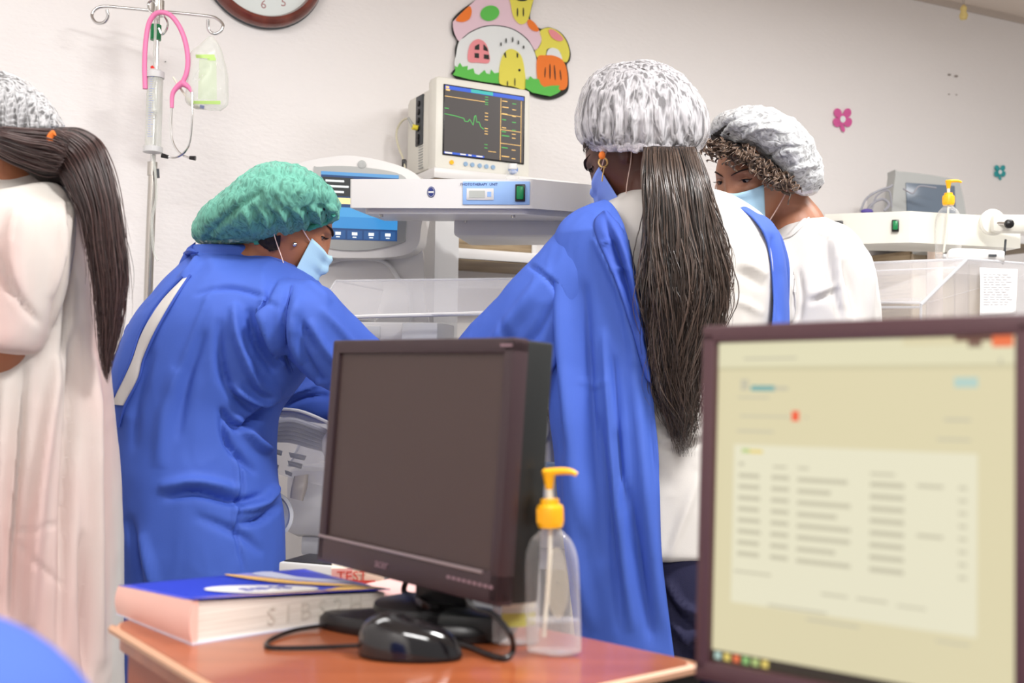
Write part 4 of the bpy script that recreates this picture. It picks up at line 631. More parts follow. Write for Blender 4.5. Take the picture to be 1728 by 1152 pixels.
# ------------------------------------------------------------------ switched-off monitor
A = frame((-.135, 1.382, .8016), -48.8, -3.4, .3); base_c = on(722, 1052)
mo = thing('computer_monitor', 'switched off black monitor standing on the brown desk', 'computer monitor', base_c)
W_, H_ = .374, .297
b = MB(A)
bw, bt, bb_ = .017, .018, .036
b.box((0, .012, H_-bt/2), (W_, .024, bt), .003, 0); b.box((0, .012, bb_/2), (W_, .024, bb_), .003, 0)
b.box((-W_/2+bw/2, .012, H_/2), (bw, .024, H_-.004), .003, 0); b.box((W_/2-bw/2, .012, H_/2), (bw, .024, H_-.004), .003, 0); fb = obj('front_bezel', b, M['monf'], mo)
b = MB(A); b.box((0, .042, H_/2), (W_-.002, .042, H_-.002), .004, 0); b.box((0, .075, H_/2-.01), (W_*.7, .04, H_*.66), .02, 0); obj('back_shell', b, M['monside'], mo)
b = MB(A); b.box((0, .008, H_/2+.009), (W_-2*bw+.002, .006, H_-bt-bb_+.002), 0); obj('screen', b, M['scroff'], mo)
b = MB(A); b.box((-.012, -.0005, bb_-.002), (W_-.03, .003, .004), .001); obj('trim_line', b, mat('silver_trim', (150, 136, 138), .3, .4), fb)
b = MB(A); b.text('acer', .016, 0, A @ Matrix.Translation((-.035, -.0006, .016)), ext=.0004); b.text('X193W   LCD MONITOR', .0055, 0, A @ Matrix.Translation((.13, -.0006, .018)), ext=.0003) if 0 else None
[b.box((.1+.0095*k, -.0005, .020), (.006, .001, .0035), 0) for k in range(9)]; b.text('LCD', .006, 0, A @ Matrix.Translation((.17, -.0006, H_-.009)), ext=.0003) if 0 else b.box((.175, -.0005, H_-.009), (.02, .001, .003), 0)
obj('bezel_print', b, mat('print_mauve', (140, 112, 120), .4), fb)
base_c = on(705, 1060); nf = frame(base_c, -12)
b = MB(nf); b.box((0.028, .015, .05), (.066, .03, .095), .004); obj('neck', b, M['black'], mo)
b = MB(nf); b.rings([[(x*.5*s+.0, y*.5*s, z) for x, y in smooth_poly([(-.235, -.05), (-.12, -.12), (.10, -.14), (.225, -.09), (.235, .05), (.12, .13), (-.02, .12), (-.13, .03)], 4)] for s, z in ((.97, 0), (1, .004), (1, .012), (.94, .019), (.5, .022), (.2, .022))]); bs = obj('base', b, M['black'], mo)
b = MB(nf); b.lathe([(0, .02), (.062, .02), (.06, .028), (.045, .032), (0, .033)], 40, M=nf @ frame((0, .02, 0))); obj('swivel_disc', b, M['black'], bs)
b = MB(nf); b.box((.078, -.032, .016), (.078, .05, .03), .006); obj('base_foot', b, M['monside'], bs)
cb = thing('monitor_cable', 'black cable curling on the desk behind the monitor and mouse', 'cable', on(860, 1090))
b = MB(); b.tube([np.array(A @ Vector((.04, .07, .06))), on(790, 1012, .8), on(832, 1036, .79), on(860, 1068, .776), on(866, 1096, .754), on(852, 1110, .749), on(825, 1104, .749), on(790, 1090, .749), on(755, 1082, .749)], .0032, 8); obj('lead', b, M['black'], cb)
b = MB(); b.tube([np.array(A @ Vector((-.03, .07, .05))), P(682, 990, 1.5), P(700, 1006, 1.46), on(715, 1020, .79), on(760, 1030, .757)], .004, 8); obj('plug_lead', b, M['black'], cb)
# mouse
mc = on(692, 1108); MA = frame(mc, -8)
ms = thing('computer_mouse', 'glossy black mouse on the desk in front of the monitor', 'computer mouse', mc)
def mousering(k, z0):
    R = []
    for i, t in enumerate(np.linspace(0, 1, 22)):
        z = math.sin(t*PI/2); s = math.cos(t*PI/2)**.55 if t < 1 else .02
        pts = []
        for a in np.linspace(0, 2*PI, 48, endpoint=False):
            x = .058*math.cos(a)*s-.006*z; y = .031*math.sin(a)*s*(1-.10*math.cos(a)); h = .038*z*(1-.13*math.cos(a)); pts.append((x, y, z0+h))
        R.append(pts)
    return R
b = MB(MA); b.rings(mousering(1, .004)); obj('shell', b, M['blackg'], ms, ang=60)
b = MB(MA); b.rings([[(.0575*math.cos(a)*s, .0305*math.sin(a)*s*(1-.1*math.cos(a)), z) for a in np.linspace(0, 2*PI, 48, endpoint=False)] for s, z in ((.9, 0), (1, .002), (1.01, .0055))]); obj('underside', b, M['black'], ms)
b = MB(MA); b.lathe([(0, -.003), (.009, -.003), (.0095, 0), (.009, .003), (0, .003)], 20, M=MA @ frame((-.028, 0, .033)) @ Matrix.Rotation(PI/2, 4, 'X')); obj('scroll_wheel', b, M['monside'], ms)
b = MB(); b.tube([np.array(MA @ Vector((-.05, 0, .01))), on(560, 1091, .749), on(480, 1093, .748), on(450, 1090, .748), on(458, 1078, .748), on(500, 1062, .749), on(560, 1052, .752), on(620, 1032, .76)], .0025, 8); obj('mouse_cord', b, M['black'], ms)
# ------------------------------------------------------------------ pump bottles
def pump_bottle(c, h, w, yaw, label, mats, fill=.2, group=None, tube_lean=.0, sq=.62, pump=True, lean=0):
    t = thing('pump_bottle', label, 'bottle', c, group); k = h/.215; Mx = frame(c, 0, 0, lean) @ frame((0, 0, 0), yaw) @ Matrix.Scale(k, 4)
    pr = [(.0, .001), (.60, 0), (.94, .003), (1, .012), (1, .07), (.99, .1), (.93, .118), (.74, .134), (.42, .145), (.3, .150), (.3, .158)]
    rr = w/k/2
    R = [np.array([[rr*r*math.cos(a)*1.0, rr*r*math.sin(a)*(sq if r > .5 else sq+(1-sq)*(1-(r-.3)/.2 if r > .3 else 1)), z] for a in np.linspace(0, 2*PI, 48, endpoint=False)]) for r, z in catmull(pr, 44)]
    b = MB(Mx); b.rings(R, True); bo = obj('bottle_body', b, mats[0], t, ang=60)
    Rg = [r*np.array([.95, .95, 1])+np.array([0, 0, .002]) for r in R if r[0, 2] < .215*fill]
    b = MB(Mx); b.rings(Rg, True); obj('gel', b, M['gel'], bo)
    if not pump: b = MB(Mx); b.lathe([(0, .152), (.0125, .152), (.0125, .168), (.011, .170), (0, .170)], 28, M=Mx); obj('screw_cap', b, mats[1], t); return t, bo, Mx
    b = MB(Mx); b.lathe([(0, .150), (.0145, .150), (.0155, .154), (.0155, .174), (.0145, .176), (.0115, .177), (.011, .183), (.006, .184), (0, .184)], 32, M=Mx); [b.box((.0155*math.cos(a), .0155*math.sin(a), .164), (.0012, .0012, .017), 0, M=Mx) for a in np.linspace(0, 2*PI, 28, endpoint=False)]; cp = obj('screw_cap', b, mats[1], t)
    b = MB(Mx); b.lathe([(0, .183), (.0042, .183), (.0042, .198), (0, .198)], 16, M=Mx); obj('plunger_stem', b, M['labelw'], cp)
    b = MB(Mx); b.lathe([(0, .195), (.0045, .195), (.0075, .212), (.0085, .214), (.0085, .217), (0, .2175)], 20, M=Mx); b.tube([(-.006, 0, .2145), (.012, 0, .216), (.026, 0, .2155), (.034, 0, .212)], [.0045, .0045, .0038, .0028], 10, M=Mx); obj('pump_head', b, mats[1], t)
    b = MB(Mx); b.tube([(0, 0, .15), (-.003+tube_lean*.2, 0, .1), (-.012+tube_lean, 0, .02)], .0028, 8, M=Mx); obj('dip_tube', b, M['labelw'], bo)
    return t, bo, Mx
fc_ = on(935, 1103); t, bo, Mx = pump_bottle(fc_, .202, .062, -14, 'clear pump bottle with yellow pump, quarter full, at the desk edge', (M['clear'], M['yellow']), .2, 'clear hand gel bottles', lean=-2.6)
b = MB(Mx); b.rings([[((.011+.013*k*math.cos(a)), -.0238+.006*((.011+.013*k*math.cos(a))/.031)**2, .088+.042*k*math.sin(a)) for a in np.linspace(0, 2*PI, 28, endpoint=False)] for k in (1, .6, .05)], False); obj('worn_label', b, glassy('milky_label', (232, 228, 206), .34, .4, .1), bo)
fb_ = on(870, 1086); t2, bo2, Mx2 = pump_bottle(fb_, .165, .056, 15, 'clear bottle with an olive printed label partly behind the black monitor', (M['clear'], M['lgrey']), .3, 'clear hand gel bottles', pump=False)
b = MB(Mx2); b.rings([[(x, -.0212+(.010*(x/.031)**2), z) for x in np.linspace(-.026, .026, 10)] for z in np.linspace(.03, .12, 10)], False, False); lb = obj('printed_label', b, M['labelw'], bo2)
b = MB(Mx2); b.rings([[(x, -.0220+(.010*(x/.031)**2), z) for x in np.linspace(-.026, .026, 10)] for z in np.linspace(.03, .05, 4)], False, False); b.rings([[(x, -.0220+(.010*(x/.031)**2), z) for x in np.linspace(-.026, .026, 10)] for z in np.linspace(.108, .12, 4)], False, False); obj('label_band', b, M['olive'], lb)
rc = P(1600, 438, 3.0); rc[2] = zt+.006; pump_bottle(rc, P(1600, 306, 3.0)[2]-rc[2], .066, -10, 'clear empty pump bottle with yellow pump standing on the cot at the right', (M['clear'], M['yellow']), .06, 'clear hand gel bottles', sq=.8)
# ------------------------------------------------------------------ thick book, carton and pad behind it
nl, fr_, fl_ = on(327, 1087), on(655, 1036), on(193, 1047)
e1 = (fr_-nl); L1 = np.linalg.norm(e1); e1 /= L1; e2 = np.array([-e1[1], e1[0], 0]); L2 = .205
hk = P(330, 1005, nl[1])[2]-ZD
BK = basis(nl, e1, e2, (0, 0, 1)); bk_ = thing('book', 'thick closed book with blue cover and pink spine on the desk corner', 'book', nl+e1*L1/2+e2*L2/2)
n_ = 30
def bookring(x, g=0):  # cross-section in y-z at x
    return
def hb(x, y): u, v = x/L1, y/L2; return (.049*(1-u)+.029*u)*(1-v)+(.036*(1-u)+.029*u)*v
b = MB(BK); b.rings([[(x, y, .0016+(hb(x, y)-.003)*t) for x, y in rounded_poly([(.004, .002), (L1-.004, .002), (L1-.004, L2-.004), (.004, L2-.004)], .002, 3) for _ in (0,)] for t in np.linspace(0, 1, 8)]); obj('page_block', b, M['pages'], bk_)
b = MB(BK); R = []
for y in np.linspace(0, L2, 14): R.append([(-.004*math.sin(PI*z)-.002, y, z*hb(0, y)) for z in np.linspace(0, 1, 10)]+[(.0045, y, z*hb(0, y)) for z in np.linspace(1, 0, 10)])
b.rings(R); obj('spine', b, M['spine'], bk_)
b = MB(BK); b.box((L1/2-.001, L2/2, .0008), (L1+.004, L2+.004, .0016), 0); obj('back_cover', b, M['coverpale'], bk_)
b = MB(BK); G = []
wv = lambda x, y: hb(x, y)+.0006+.0025*math.sin(x*9)*.5+.002*max(0, (.02-y)/.02)
for x in np.linspace(-.002, L1+.001, 26): G.append([(x, y, wv(x, y)) for y in np.linspace(-.002, L2, 16)])
b.rings(G, False, False); cv = obj('front_cover', b, M['coverblue'], bk_); sd = cv.modifiers.new('s', 'SOLIDIFY'); sd.thickness = .0012
def cov(poly, m, nm, o=.0005, lab=None):
    b = MB(BK); T = []; b2 = MB(BK); P2 = smooth_poly([(x*L1, y*L2) for x, y in poly], 3) if len(poly) > 4 else [(x*L1, y*L2) for x, y in poly]
    n = 14; cxy = np.mean(P2, 0); R = [[(cxy[0]+(p[0]-cxy[0])*s, cxy[1]+(p[1]-cxy[1])*s, 0) for p in P2] for s in np.linspace(1, .02, 8)]
    R = [[(x, y, wv(x, y)+o+.0003) for x, y, _ in r] for r in R]; b.rings(R, False); return obj(nm, b, M[m], cv)
cov([(.0, .0), (.99, .0), (.99, .045), (.0, .035)], 'coveryel', 'cover_band'); cov([(.62, .0), (.99, 0), (.99, .16), (.8, .17)], 'coveryel', 'cover_patch', .0007)
cov([(.20, .35), (.30, .14), (.50, .08), (.66, .12), (.68, .24), (.55, .38), (.36, .5), (.24, .48)], 'paper', 'cover_oval', .0009)
cov([(.55, .93), (.62, .55), (.78, .3), (.98, .14), (.99, .42), (.85, .6), (.72, .96)], 'coverlil', 'cover_swoosh'); cov([(.66, .93), (.69, .66), (.82, .42), (.95, .3), (.95, .42), (.8, .66), (.78, .95)], 'coverpale', 'cover_swoosh', .0011)
cov([(.53, .95), (.6, .52), (.76, .27), (.97, .13), (.96, .16), (.78, .31), (.63, .56), (.575, .95)], 'coveryel', 'cover_line', .0012)
b = MB(); n0 = len(b.v); b.text('SIMS', .036, M=BK @ Matrix.Translation((L1*.45, L2*.26, 0)) @ Matrix.Rotation(-PI/2, 4, 'X'), ext=.0001); IB_ = np.array(BK.inverted()); b.v = [list(np.array(BK @ Vector((l[0], l[1], wv(l[0], l[1])+.0018+l[2])))) for l in (np.array(b.v)@IB_[:3, :3].T+IB_[:3, 3])]; obj('title_print', b, M['coverblue'], cv)
b = MB(); b.text('S 1 B S 2 H', .030, M=BK @ Matrix.Translation((L1*.60, .0012, .018)), ext=.0002); hw = obj('edge_writing', b, M['ink'], bk_)
# carton with red print
ct = on(600, 1010); ct = P(603, 1000, 1.62); ct[2] = ZD
c2 = thing('carton', 'small pink and cream carton with red print behind the book', 'carton', ct); CB = frame(ct, 8); hc = P(603, 958, 1.62)[2]-ZD
b = MB(CB); b.box((0, .02, hc/2), (.075, .04, hc), .001); ctb = obj('carton_body', b, M['boxcream'], c2)
b = MB(CB); b.box((-.022, -.0006, hc*.5), (.03, .001, hc*.98), 0, 0); b.text('TEST', .02, 1, CB @ Matrix.Translation((-.008, -.0014, hc*.62))); b.box((.0, -.0012, hc*.36), (.05, .0008, .006), 0, 1); obj('carton_print', b, [M['boxpink'], M['boxred']], ctb)
pd = on(665, 1012); b = MB(frame(pd, -35)); b.box((-.01, .01, .008), (.09, .11, .016), .002); tag(obj('note_pad', b, M['boxpink'], None), 'pale pink pad lying between the book and the monitor', 'note pad')
# ------------------------------------------------------------------ second desk with the lit monitor
A = frame((.266, .886, .815), -42.1, -2.7, -.9); W_, H_ = .25, .272
d2 = thing('desk', 'dark topped desk under the lit monitor at the lower right', 'desk', (.5, .75, 0))
nz = .655
b = MB(frame((.45, .72, 0), -42)); b.box((0.02, .04, nz-.013), (.8, .42, .026), .004); obj('tabletop', b, M['desk'], d2)
for dx in (-.34, .38):
    for dy in (-.12, .2): b = MB(frame((.45, .72, 0), -42)); b.box((dx, dy, (nz-.026)/2), (.05, .05, nz-.026), .004); obj('leg', b, M['blackd'], d2)
m3 = thing('computer_monitor', 'lit monitor with plum bezel showing a pale table page at the right', 'computer monitor', (*(np.array(A @ Vector((0, .05, 0)))[:2]), nz))
b = MB(A); bz = .0135; BH = .017
b.box((0, .012, H_+bz/2+.001), (W_+2*bz, .03, bz+.002), .003); b.box((0, .012, -BH/2), (W_+2*bz, .03, BH), .003); b.box((-W_/2-bz/2, .012, H_/2), (bz, .03, H_+.02), .003); b.box((W_/2+bz/2, .012, H_/2), (bz, .03, H_+.02), .003); fb = obj('front_bezel', b, mat('bezel_plum', (80, 52, 57), .35), m3)
b = MB(A); b.box((0, .044, H_/2), (W_+.024, .035, H_+.024), .006); b.box((0, .075, H_/2), (W_*.7, .04, H_*.6), .02); obj('back_shell', b, M['monside'], m3)
b = MB(A); cols = [(228, 218, 178), (214, 206, 168), (238, 233, 204), (204, 198, 172), (120, 176, 174), (250, 96, 56), (60, 50, 34), (120, 84, 70), (246, 120, 70), (190, 210, 130), (186, 214, 204), (150, 200, 120), (232, 226, 190), (240, 214, 110)]
sm = [scr('page_%s' % w_, c, .70) for w_, c in zip('ground bar card text logo marker taskbar brown corner green aqua icon topbar amber'.split(), cols)]
Uq = lambda u: -W_/2+W_*u; Vq = lambda v: H_*(1-v)
def q(u0, v0, u1, v1, mi, l=1): b.quad(Uq(u0), Vq(v1), Uq(u1), Vq(v0), .004-.0002*l, mi)
q(0, 0, 1, 1, 0, 0); q(0, 0, .66, .022, 12); q(0, .022, 1, .075, 12); q(0, .075, 1, .088, 1); q(.1, .047, .3, .054, 3, 2); q(.82, 0, .93, .012, 7); q(.86, .012, .9, .03, 7); q(.93, 0, .99, .03, 8, 2); q(.95, .06, .96, .075, 3, 2)
q(.09, .115, .12, .15, 3, 1); q(.13, .135, .22, .152, 4, 2); q(.22, .138, .27, .15, 3, 2); q(.08, .17, .2, .176, 3, 2); q(.82, .112, .89, .14, 10, 2)
q(.09, .228, .28, .234, 3, 2); q(.285, .212, .312, .243, 5, 2); q(.33, .228, .345, .234, 3, 2); q(.79, .225, .87, .233, 3, 2); q(.08, .274, .22, .281, 3, 2); q(.77, .28, .87, .287, 3, 2)
q(.07, .32, .89, .81, 2); q(.1, .333, .13, .345, 9, 2); q(.13, .335, .18, .345, 13, 2); q(.09, .375, .11, .386, 3, 2); q(.22, .38, .27, .388, 3, 2); q(.31, .38, .35, .388, 3, 2); q(.56, .385, .64, .393, 3, 2)
for k in range(8):
    v = .41+k*.0345; q(.09, v, .09+rnd.uniform(.08, .09), v+.013, 3, 2); q(.215, v, .28, v+.013, 3, 2); q(.31, v+.002, .31+rnd.uniform(.09, .2), v+.015, 3, 2); q(.56, v+.002, .67, v+.016, 3, 2)
    q(.835, v, .86, v+.009, 3, 2)
    if k in (0, 4): q(.71, v, .79, v+.01, 3, 2)
q(.08, .71, .22, .717, 3, 2); q(.40, .745, .49, .752, 3, 2); q(.52, .745, .62, .752, 3, 2); q(.65, .75, .74, .756, 3, 2); q(.21, .8, .42, .807, 3, 2); q(.35, .825, .53, .832, 3, 2); q(.77, .83, .87, .836, 3, 2)
q(0, .965, 1, 1, 6)
for k, c in enumerate((10, 13, 8, 11, 9, 13)): q(.012+k*.036, .97, .036+k*.036, .992, c, 2)
obj('screen', b, sm, m3)
b = MB(frame(np.array([*(np.array(A @ Vector((0, .05, 0)))[:2]), nz]), -42)); b.box((0, .01, .09), (.07, .03, .18), .005); obj('neck', b, M['black'], m3)
b = MB(); b.lathe([(0, 0), (.1, 0), (.1, .01), (.06, .02), (0, .02)], 40, M=frame((*(np.array(A @ Vector((0, .05, 0)))[:2]), nz))); obj('base', b, M['black'], m3)
# ------------------------------------------------------------------ blue cloth close to the lens, bottom left
bl = thing('draped_cloth', 'blurred blue cloth over a stool at the bottom left corner', 'cloth', P(-60, 1152, .62)*np.array([1, 1, 0]))
c = P(-90, 1152, .62); c3 = np.array([c[0], c[1]])
R = []; k_ = 64; topz = P(-60, 1040, .62)[2]
for i, t_ in enumerate(np.linspace(0, 1, 34)):
    if t_ < .35: s = math.sin(t_/.35*PI/2); z = topz-.085*(1-math.cos(t_/.35*PI/2)); r = .012+.10*s
    else: s = (t_-.35)/.65; z = (topz-.085)*(1-s)+.06*s; r = .112+.06*s
    R.append([(c3[0]-.03+r*1.0*(1+.05*math.sin(a*7)*min(1, t_*2))*math.cos(a), c3[1]+r*(1+.05*math.sin(a*7+1)*min(1, t_*2))*math.sin(a), z) for a in np.linspace(0, 2*PI, k_, endpoint=False)])
b = MB(); b.rings(R); obj('cloth', b, M['blue'], bl)
b = MB()
for dx, dy in ((-.08, -.08), (.08, -.08), (-.08, .08), (.08, .08)): b.tube([(c3[0]-.03+dx, c3[1]+dy, 0), (c3[0]-.03+dx*.8, c3[1]+dy*.8, .5)], .014, 10)
obj('stool_frame', b, M['steel'], bl)
# ------------------------------------------------------------------ people
def nrm(v): v = np.array(v, float); return v/np.linalg.norm(v)
def head_basis(pos, fwd, up=(0, 0, 1), s=1.):
    y = -nrm(fwd); x = nrm(np.cross(y, up)); z = np.cross(x, y); return basis(pos, x*s, y*s, z*s)
def face_y(x, z):
    """y of the face surface (front is -y) at local x, z"""
    q = 1-(x/.078)**2-(z/.122)**2; return -.098*math.sqrt(max(q, .02))
def head_mesh(mb, HM):
    nu, nv = 96, 72; R = []
    for ph in np.linspace(.03, PI-.03, nv):
        row = []
        for a in np.linspace(0, 2*PI, nu, endpoint=False):
            ux, uy, uz = math.sin(ph)*math.sin(a), -math.sin(ph)*math.cos(a), math.cos(ph)
            x, y, z = .075*ux, .098*uy, .118*uz
            if uz < 0:
                t = -uz; x *= 1-.30*t**1.6
                if uy > 0: y *= 1-.55*t
                else: y *= 1-.04*t
            if uy < 0:
                g = lambda cx, cz, sx, sz: math.exp(-((x-cx)/sx)**2-((z-cz)/sz)**2)
                y += .011*(g(.031, .014, .017, .012)+g(-.031, .014, .017, .012))      # sockets
                y -= .006*(g(.03, .034, .022, .009)+g(-.03, .034, .022, .009))         # brow
                y -= .007*g(0, .01, .009, .02)+.021*g(0, -.028, .012, .014)+.008*g(.0, -.018, .008, .022)+.006*(g(.012, -.034, .007, .007)+g(-.012, -.034, .007, .007))  # nose
                y -= .006*(g(0, -.058, .022, .005)+g(0, -.068, .018, .006))+.007*g(0, -.098, .02, .014)   # lips, chin
                y -= .005*(g(.042, -.014, .018, .016)+g(-.042, -.014, .018, .016))
            row.append((x, y, z))
        R.append(row)
    mb.rings(R, True, True, 0, HM)
    for sgn in (-1, 1):
        mb.ell((sgn*.077, .012, -.006), (.006, .017, .031), 20, 12, 0, HM, rot=np.array(Matrix.Rotation(-.25, 3, 'X') @ Matrix.Rotation(sgn*-.35, 3, 'Z')))
        mb.ell((sgn*.075, .004, -.028), (.005, .008, .010), 14, 8, 0, HM)
def hand_prims(mb, w, d, n, curl=.5, s=1., thumb=1):
    """palm + five bent fingers; w wrist, d pointing direction, n back-of-hand normal"""
    d = nrm(d); n = nrm(np.array(n)-d*np.dot(n, d)); sd = np.cross(d, n); pc = w+d*.045*s
    Rm = np.stack([sd, d, n], 1)
    mb.ell(pc, (.040*s, .052*s, .015*s), 24, 14, rot=Rm)
    for k, (off, L_) in enumerate(((-.030, .072), (-.010, .080), (.010, .076), (.029, .060))):
        p = w+d*(.085-.004*abs(k-1.3))*s+sd*off*s; pts = [p-d*.02*s, p]; a = .12
        for seg, cu in ((.42, curl*.9), (.33, curl*1.1), (.25, curl*.8)):
            a += cu*.7; p = p+(d*math.cos(a)-n*math.sin(a)+sd*off*1.2)*L_*seg*s; pts.append(p)
        mb.tube(pts, [.0088*s, .0088*s, .0080*s, .0074*s, .006*s], 12); mb.ell(pts[-1], (.006*s,)*3, 10, 8)
    p = w+d*.022*s-sd*thumb*.030*s; pts = [p]; p = p-sd*thumb*.022*s+d*.020*s-n*.008*s; pts.append(p); p = p-sd*thumb*.008*s+d*.030*s-n*.012*s; pts.append(p); p = p+d*.024*s-n*.01*s+sd*thumb*.003*s; pts.append(p)
    mb.tube(pts, [.014*s, .012*s, .0095*s, .007*s], 12); mb.ell(pts[-1], (.0068*s,)*3, 10, 8)
def legs(mb, hipL, hipR, fL, fR, yaw, r=1.):
    for h, f in ((hipL, fL), (hipR, fR)):
        k = (np.array(h)+np.array(f))/2; k[2] = .48; k += np.array([-math.sin(yaw), math.cos(yaw), 0])*-.0
        mb.tube([h, (np.array(h)+k)/2, k, (k+np.array(f))/2+np.array([0, 0, .05]), np.array(f)+np.array([0, 0, .08])], [.082*r, .074*r, .052*r, .05*r, .034*r], 20); mb.ell(np.array(f)+np.array([0, 0, .05]), (.035, .035, .045))
def shoes(person, feet, fd):
    fd = nrm(fd); sd = np.array([-fd[1], fd[0], 0])
    for f in feet:
        b = MB(basis(np.array([f[0], f[1], 0]), sd, -fd, (0, 0, 1)))   # local -y = toe direction
        R = [[(w_*math.cos(a), y, h0+h_*math.sin(a) if math.sin(a) > 0 else h0+.018*math.sin(a)) for a in np.linspace(0, 2*PI, 28, endpoint=False)] for y, w_, h_, h0 in ((.06, .012, .03, .02), (.05, .03, .05, .02), (.01, .036, .06, .02), (-.05, .038, .045, .02), (-.11, .043, .03, .02), (-.155, .036, .022, .02), (-.185, .012, .012, .02))]
        b.rings(R); obj('shoe', b, M['shoe'], person)
def mask(person, HM, m, loops=True):
    G = []
    for v in np.linspace(0, 1, 16):
        z = -.012-.092*v; row = []
        for u in np.linspace(-1, 1, 34):
            a = u*1.12; x = (.074-.014*v)*math.sin(a); y = -.104*math.cos(a)**.8-.004 if math.cos(a) > 0 else -.004
            y -= .016*math.exp(-(u/.17)**2)*math.exp(-((v-.25)/.35)**2)+.003*math.sin(v*PI*7)*(1-abs(u)); y += .014*max(0, v-.6)*2*(1-abs(u))
            row.append((x, y+.002, z+.008*abs(u)**2*(1-2*v)+.006*math.exp(-(u/.15)**2)*(1-v)))
        G.append(row)
    b = MB(HM); b.rings(G, False, False); o = obj('face_mask', b, m, person); sd = o.modifiers.new('s', 'SOLIDIFY'); sd.thickness = .0015
    if loops:
        for sg in (-1, 1):
            b = MB(HM); c = (G[1][-1] if sg > 0 else G[1][0]); d = (G[-2][-1] if sg > 0 else G[-2][0])
            b.tube([c, (sg*.079, -.035, -.002), (sg*.083, .0, .022), (sg*.086, .022, .015), (sg*.084, .03, -.01), (sg*.080, .014, -.038), (sg*.07, -.02, -.07), d], .0016, 6, flat=.6); obj('ear_loop', b, M['loop'], o)
    return o
def eyes(person, HM, skin):
    for sg in (-1, 1):
        c = np.array([sg*.031, face_y(.031, .014)+.0205, .012]); b = MB(HM); b.ell(c, (.0122,)*3, 28, 20); e = obj('eye', b, M['eyew'], person)
        b = MB(HM); b.lathe([(0, .0126), (.0062, .0110), (.0066, .0102), (0, .0100)], 24, M=HM @ Matrix.Translation(c) @ Matrix.Rotation(PI/2+.30, 4, 'X')); obj('iris', b, M['iris'], e)
        def lid(t0, t1, r, n=10):
            G = []
            for t in np.linspace(t0, t1, n): G.append([c+np.array([r*1.12*math.sin(a), -r*math.cos(a)*math.cos(t*math.cos(a*.9)), r*math.cos(a)*math.sin(t*math.cos(a*.9))+.0012*sg*math.sin(a)]) for a in np.linspace(-1.35, 1.35, 22)])
            return G
        b = MB(HM); up = lid(.30, 1.5, .0136); b.rings(up, False, False); o = obj('upper_eyelid', b, skin, person); s_ = o.modifiers.new('s', 'SOLIDIFY'); s_.thickness = .001
        b = MB(HM); lo = lid(-1.4, -.62, .0134); b.rings(lo, False, False); o = obj('lower_eyelid', b, skin, person); s_ = o.modifiers.new('s', 'SOLIDIFY'); s_.thickness = .001
        b = MB(HM); b.tube([p+np.array([0, -.0006, 0]) for p in up[0][1:-1]]+[up[0][-1 if sg > 0 else -1]+np.array([.004 if sg > 0 else 0, 0, .001])], .0011, 6)
        for a in range(3, 20): p = up[0][a]; b.tube([p, p+np.array([sg*.002+(a-11)*.0003, -.005, -.0008]), p+np.array([sg*.003+(a-11)*.0005, -.009, .002])], [.0004, .0003, .0001], 4, n=5)
        obj('eyelash', b, M['liner'], e); b = MB(HM); b.tube([p for p in lo[-1][2:-2]], .0005, 5); obj('lower_lash_line', b, M['liner'], e)
        pts = []
        for u in np.linspace(0, 1, 7): x = sg*(.012+.042*u); z = .030+.0085*math.sin(u*PI*.72); pts.append((x, face_y(x, z)-.0045+(.006 if u > .8 else 0)*1, z))
        b = MB(HM); b.tube(pts, [.0012, .0027, .003, .003, .0026, .0018, .0007], 8, flat=.6); obj('eyebrow', b, M['brow'], person)
def strands(rows, n, r=.0016, seg=26, seed=0, wave=.006, freq=9., frizz=.35, l0=.72, l1=1.0, jitter=.012, out=1.0, msides=4, clump=0):
    """a lock of hair: n tapering strands running through a lofted guide volume"""
    R = np.random.RandomState(seed); b = MB(); Q = catmull(rows, 120); C = []; H = []; D = []
    for q in Q:
        A, B = P(q[0], q[1], q[4]), P(q[2], q[3], q[4]); c = (A+B)/2; h = (A-B)/2; vd = c-CAM; vd = vd-h*(vd@h)/(h@h+1e-12); vd /= np.linalg.norm(vd); C.append(c); H.append(h); D.append(vd*q[5])
    C, H, D = map(np.array, (C, H, D))
    for i in range(n):
        a = R.uniform(0, 2*PI); rad = math.sqrt(R.uniform(.25, 1))*out; s, t = rad*math.cos(a), rad*math.sin(a); L_ = R.uniform(l0, l1); st = R.uniform(0, .04)
        k = np.linspace(st, L_, seg); idx = np.clip((k*119).astype(int), 0, 119); u = k/L_
        ph1, ph2 = R.uniform(0, 6.28, 2); fq = freq*R.uniform(.7, 1.3); w = wave*R.uniform(.4, 1.4)
        if clump: ph1 = math.floor(a*clump)*1.7; ph2 = math.floor(a*clump)*2.9
        ds = R.normal(0, frizz*.12)*u**2; sc = 1+(R.uniform(-.25, .08))*u
        pts = C[idx]+H[idx]*((s+ds)*sc)[:, None]+D[idx]*(t*sc)[:, None]
        hn = H[idx]/(np.linalg.norm(H[idx], axis=1)[:, None]+1e-9); dn_ = D[idx]/(np.linalg.norm(D[idx], axis=1)[:, None]+1e-9)
        pts = pts+hn*(w*u*np.sin(k*fq*6.28/2+ph1))[:, None]+dn_*(w*u*np.cos(k*fq*6.28/2+ph2))[:, None]
        rr = r*R.uniform(.6, 1.2)*np.clip(1.15-u**3, .12, 1)
        b.tube(pts, list(rr), msides, n=seg)
    return b

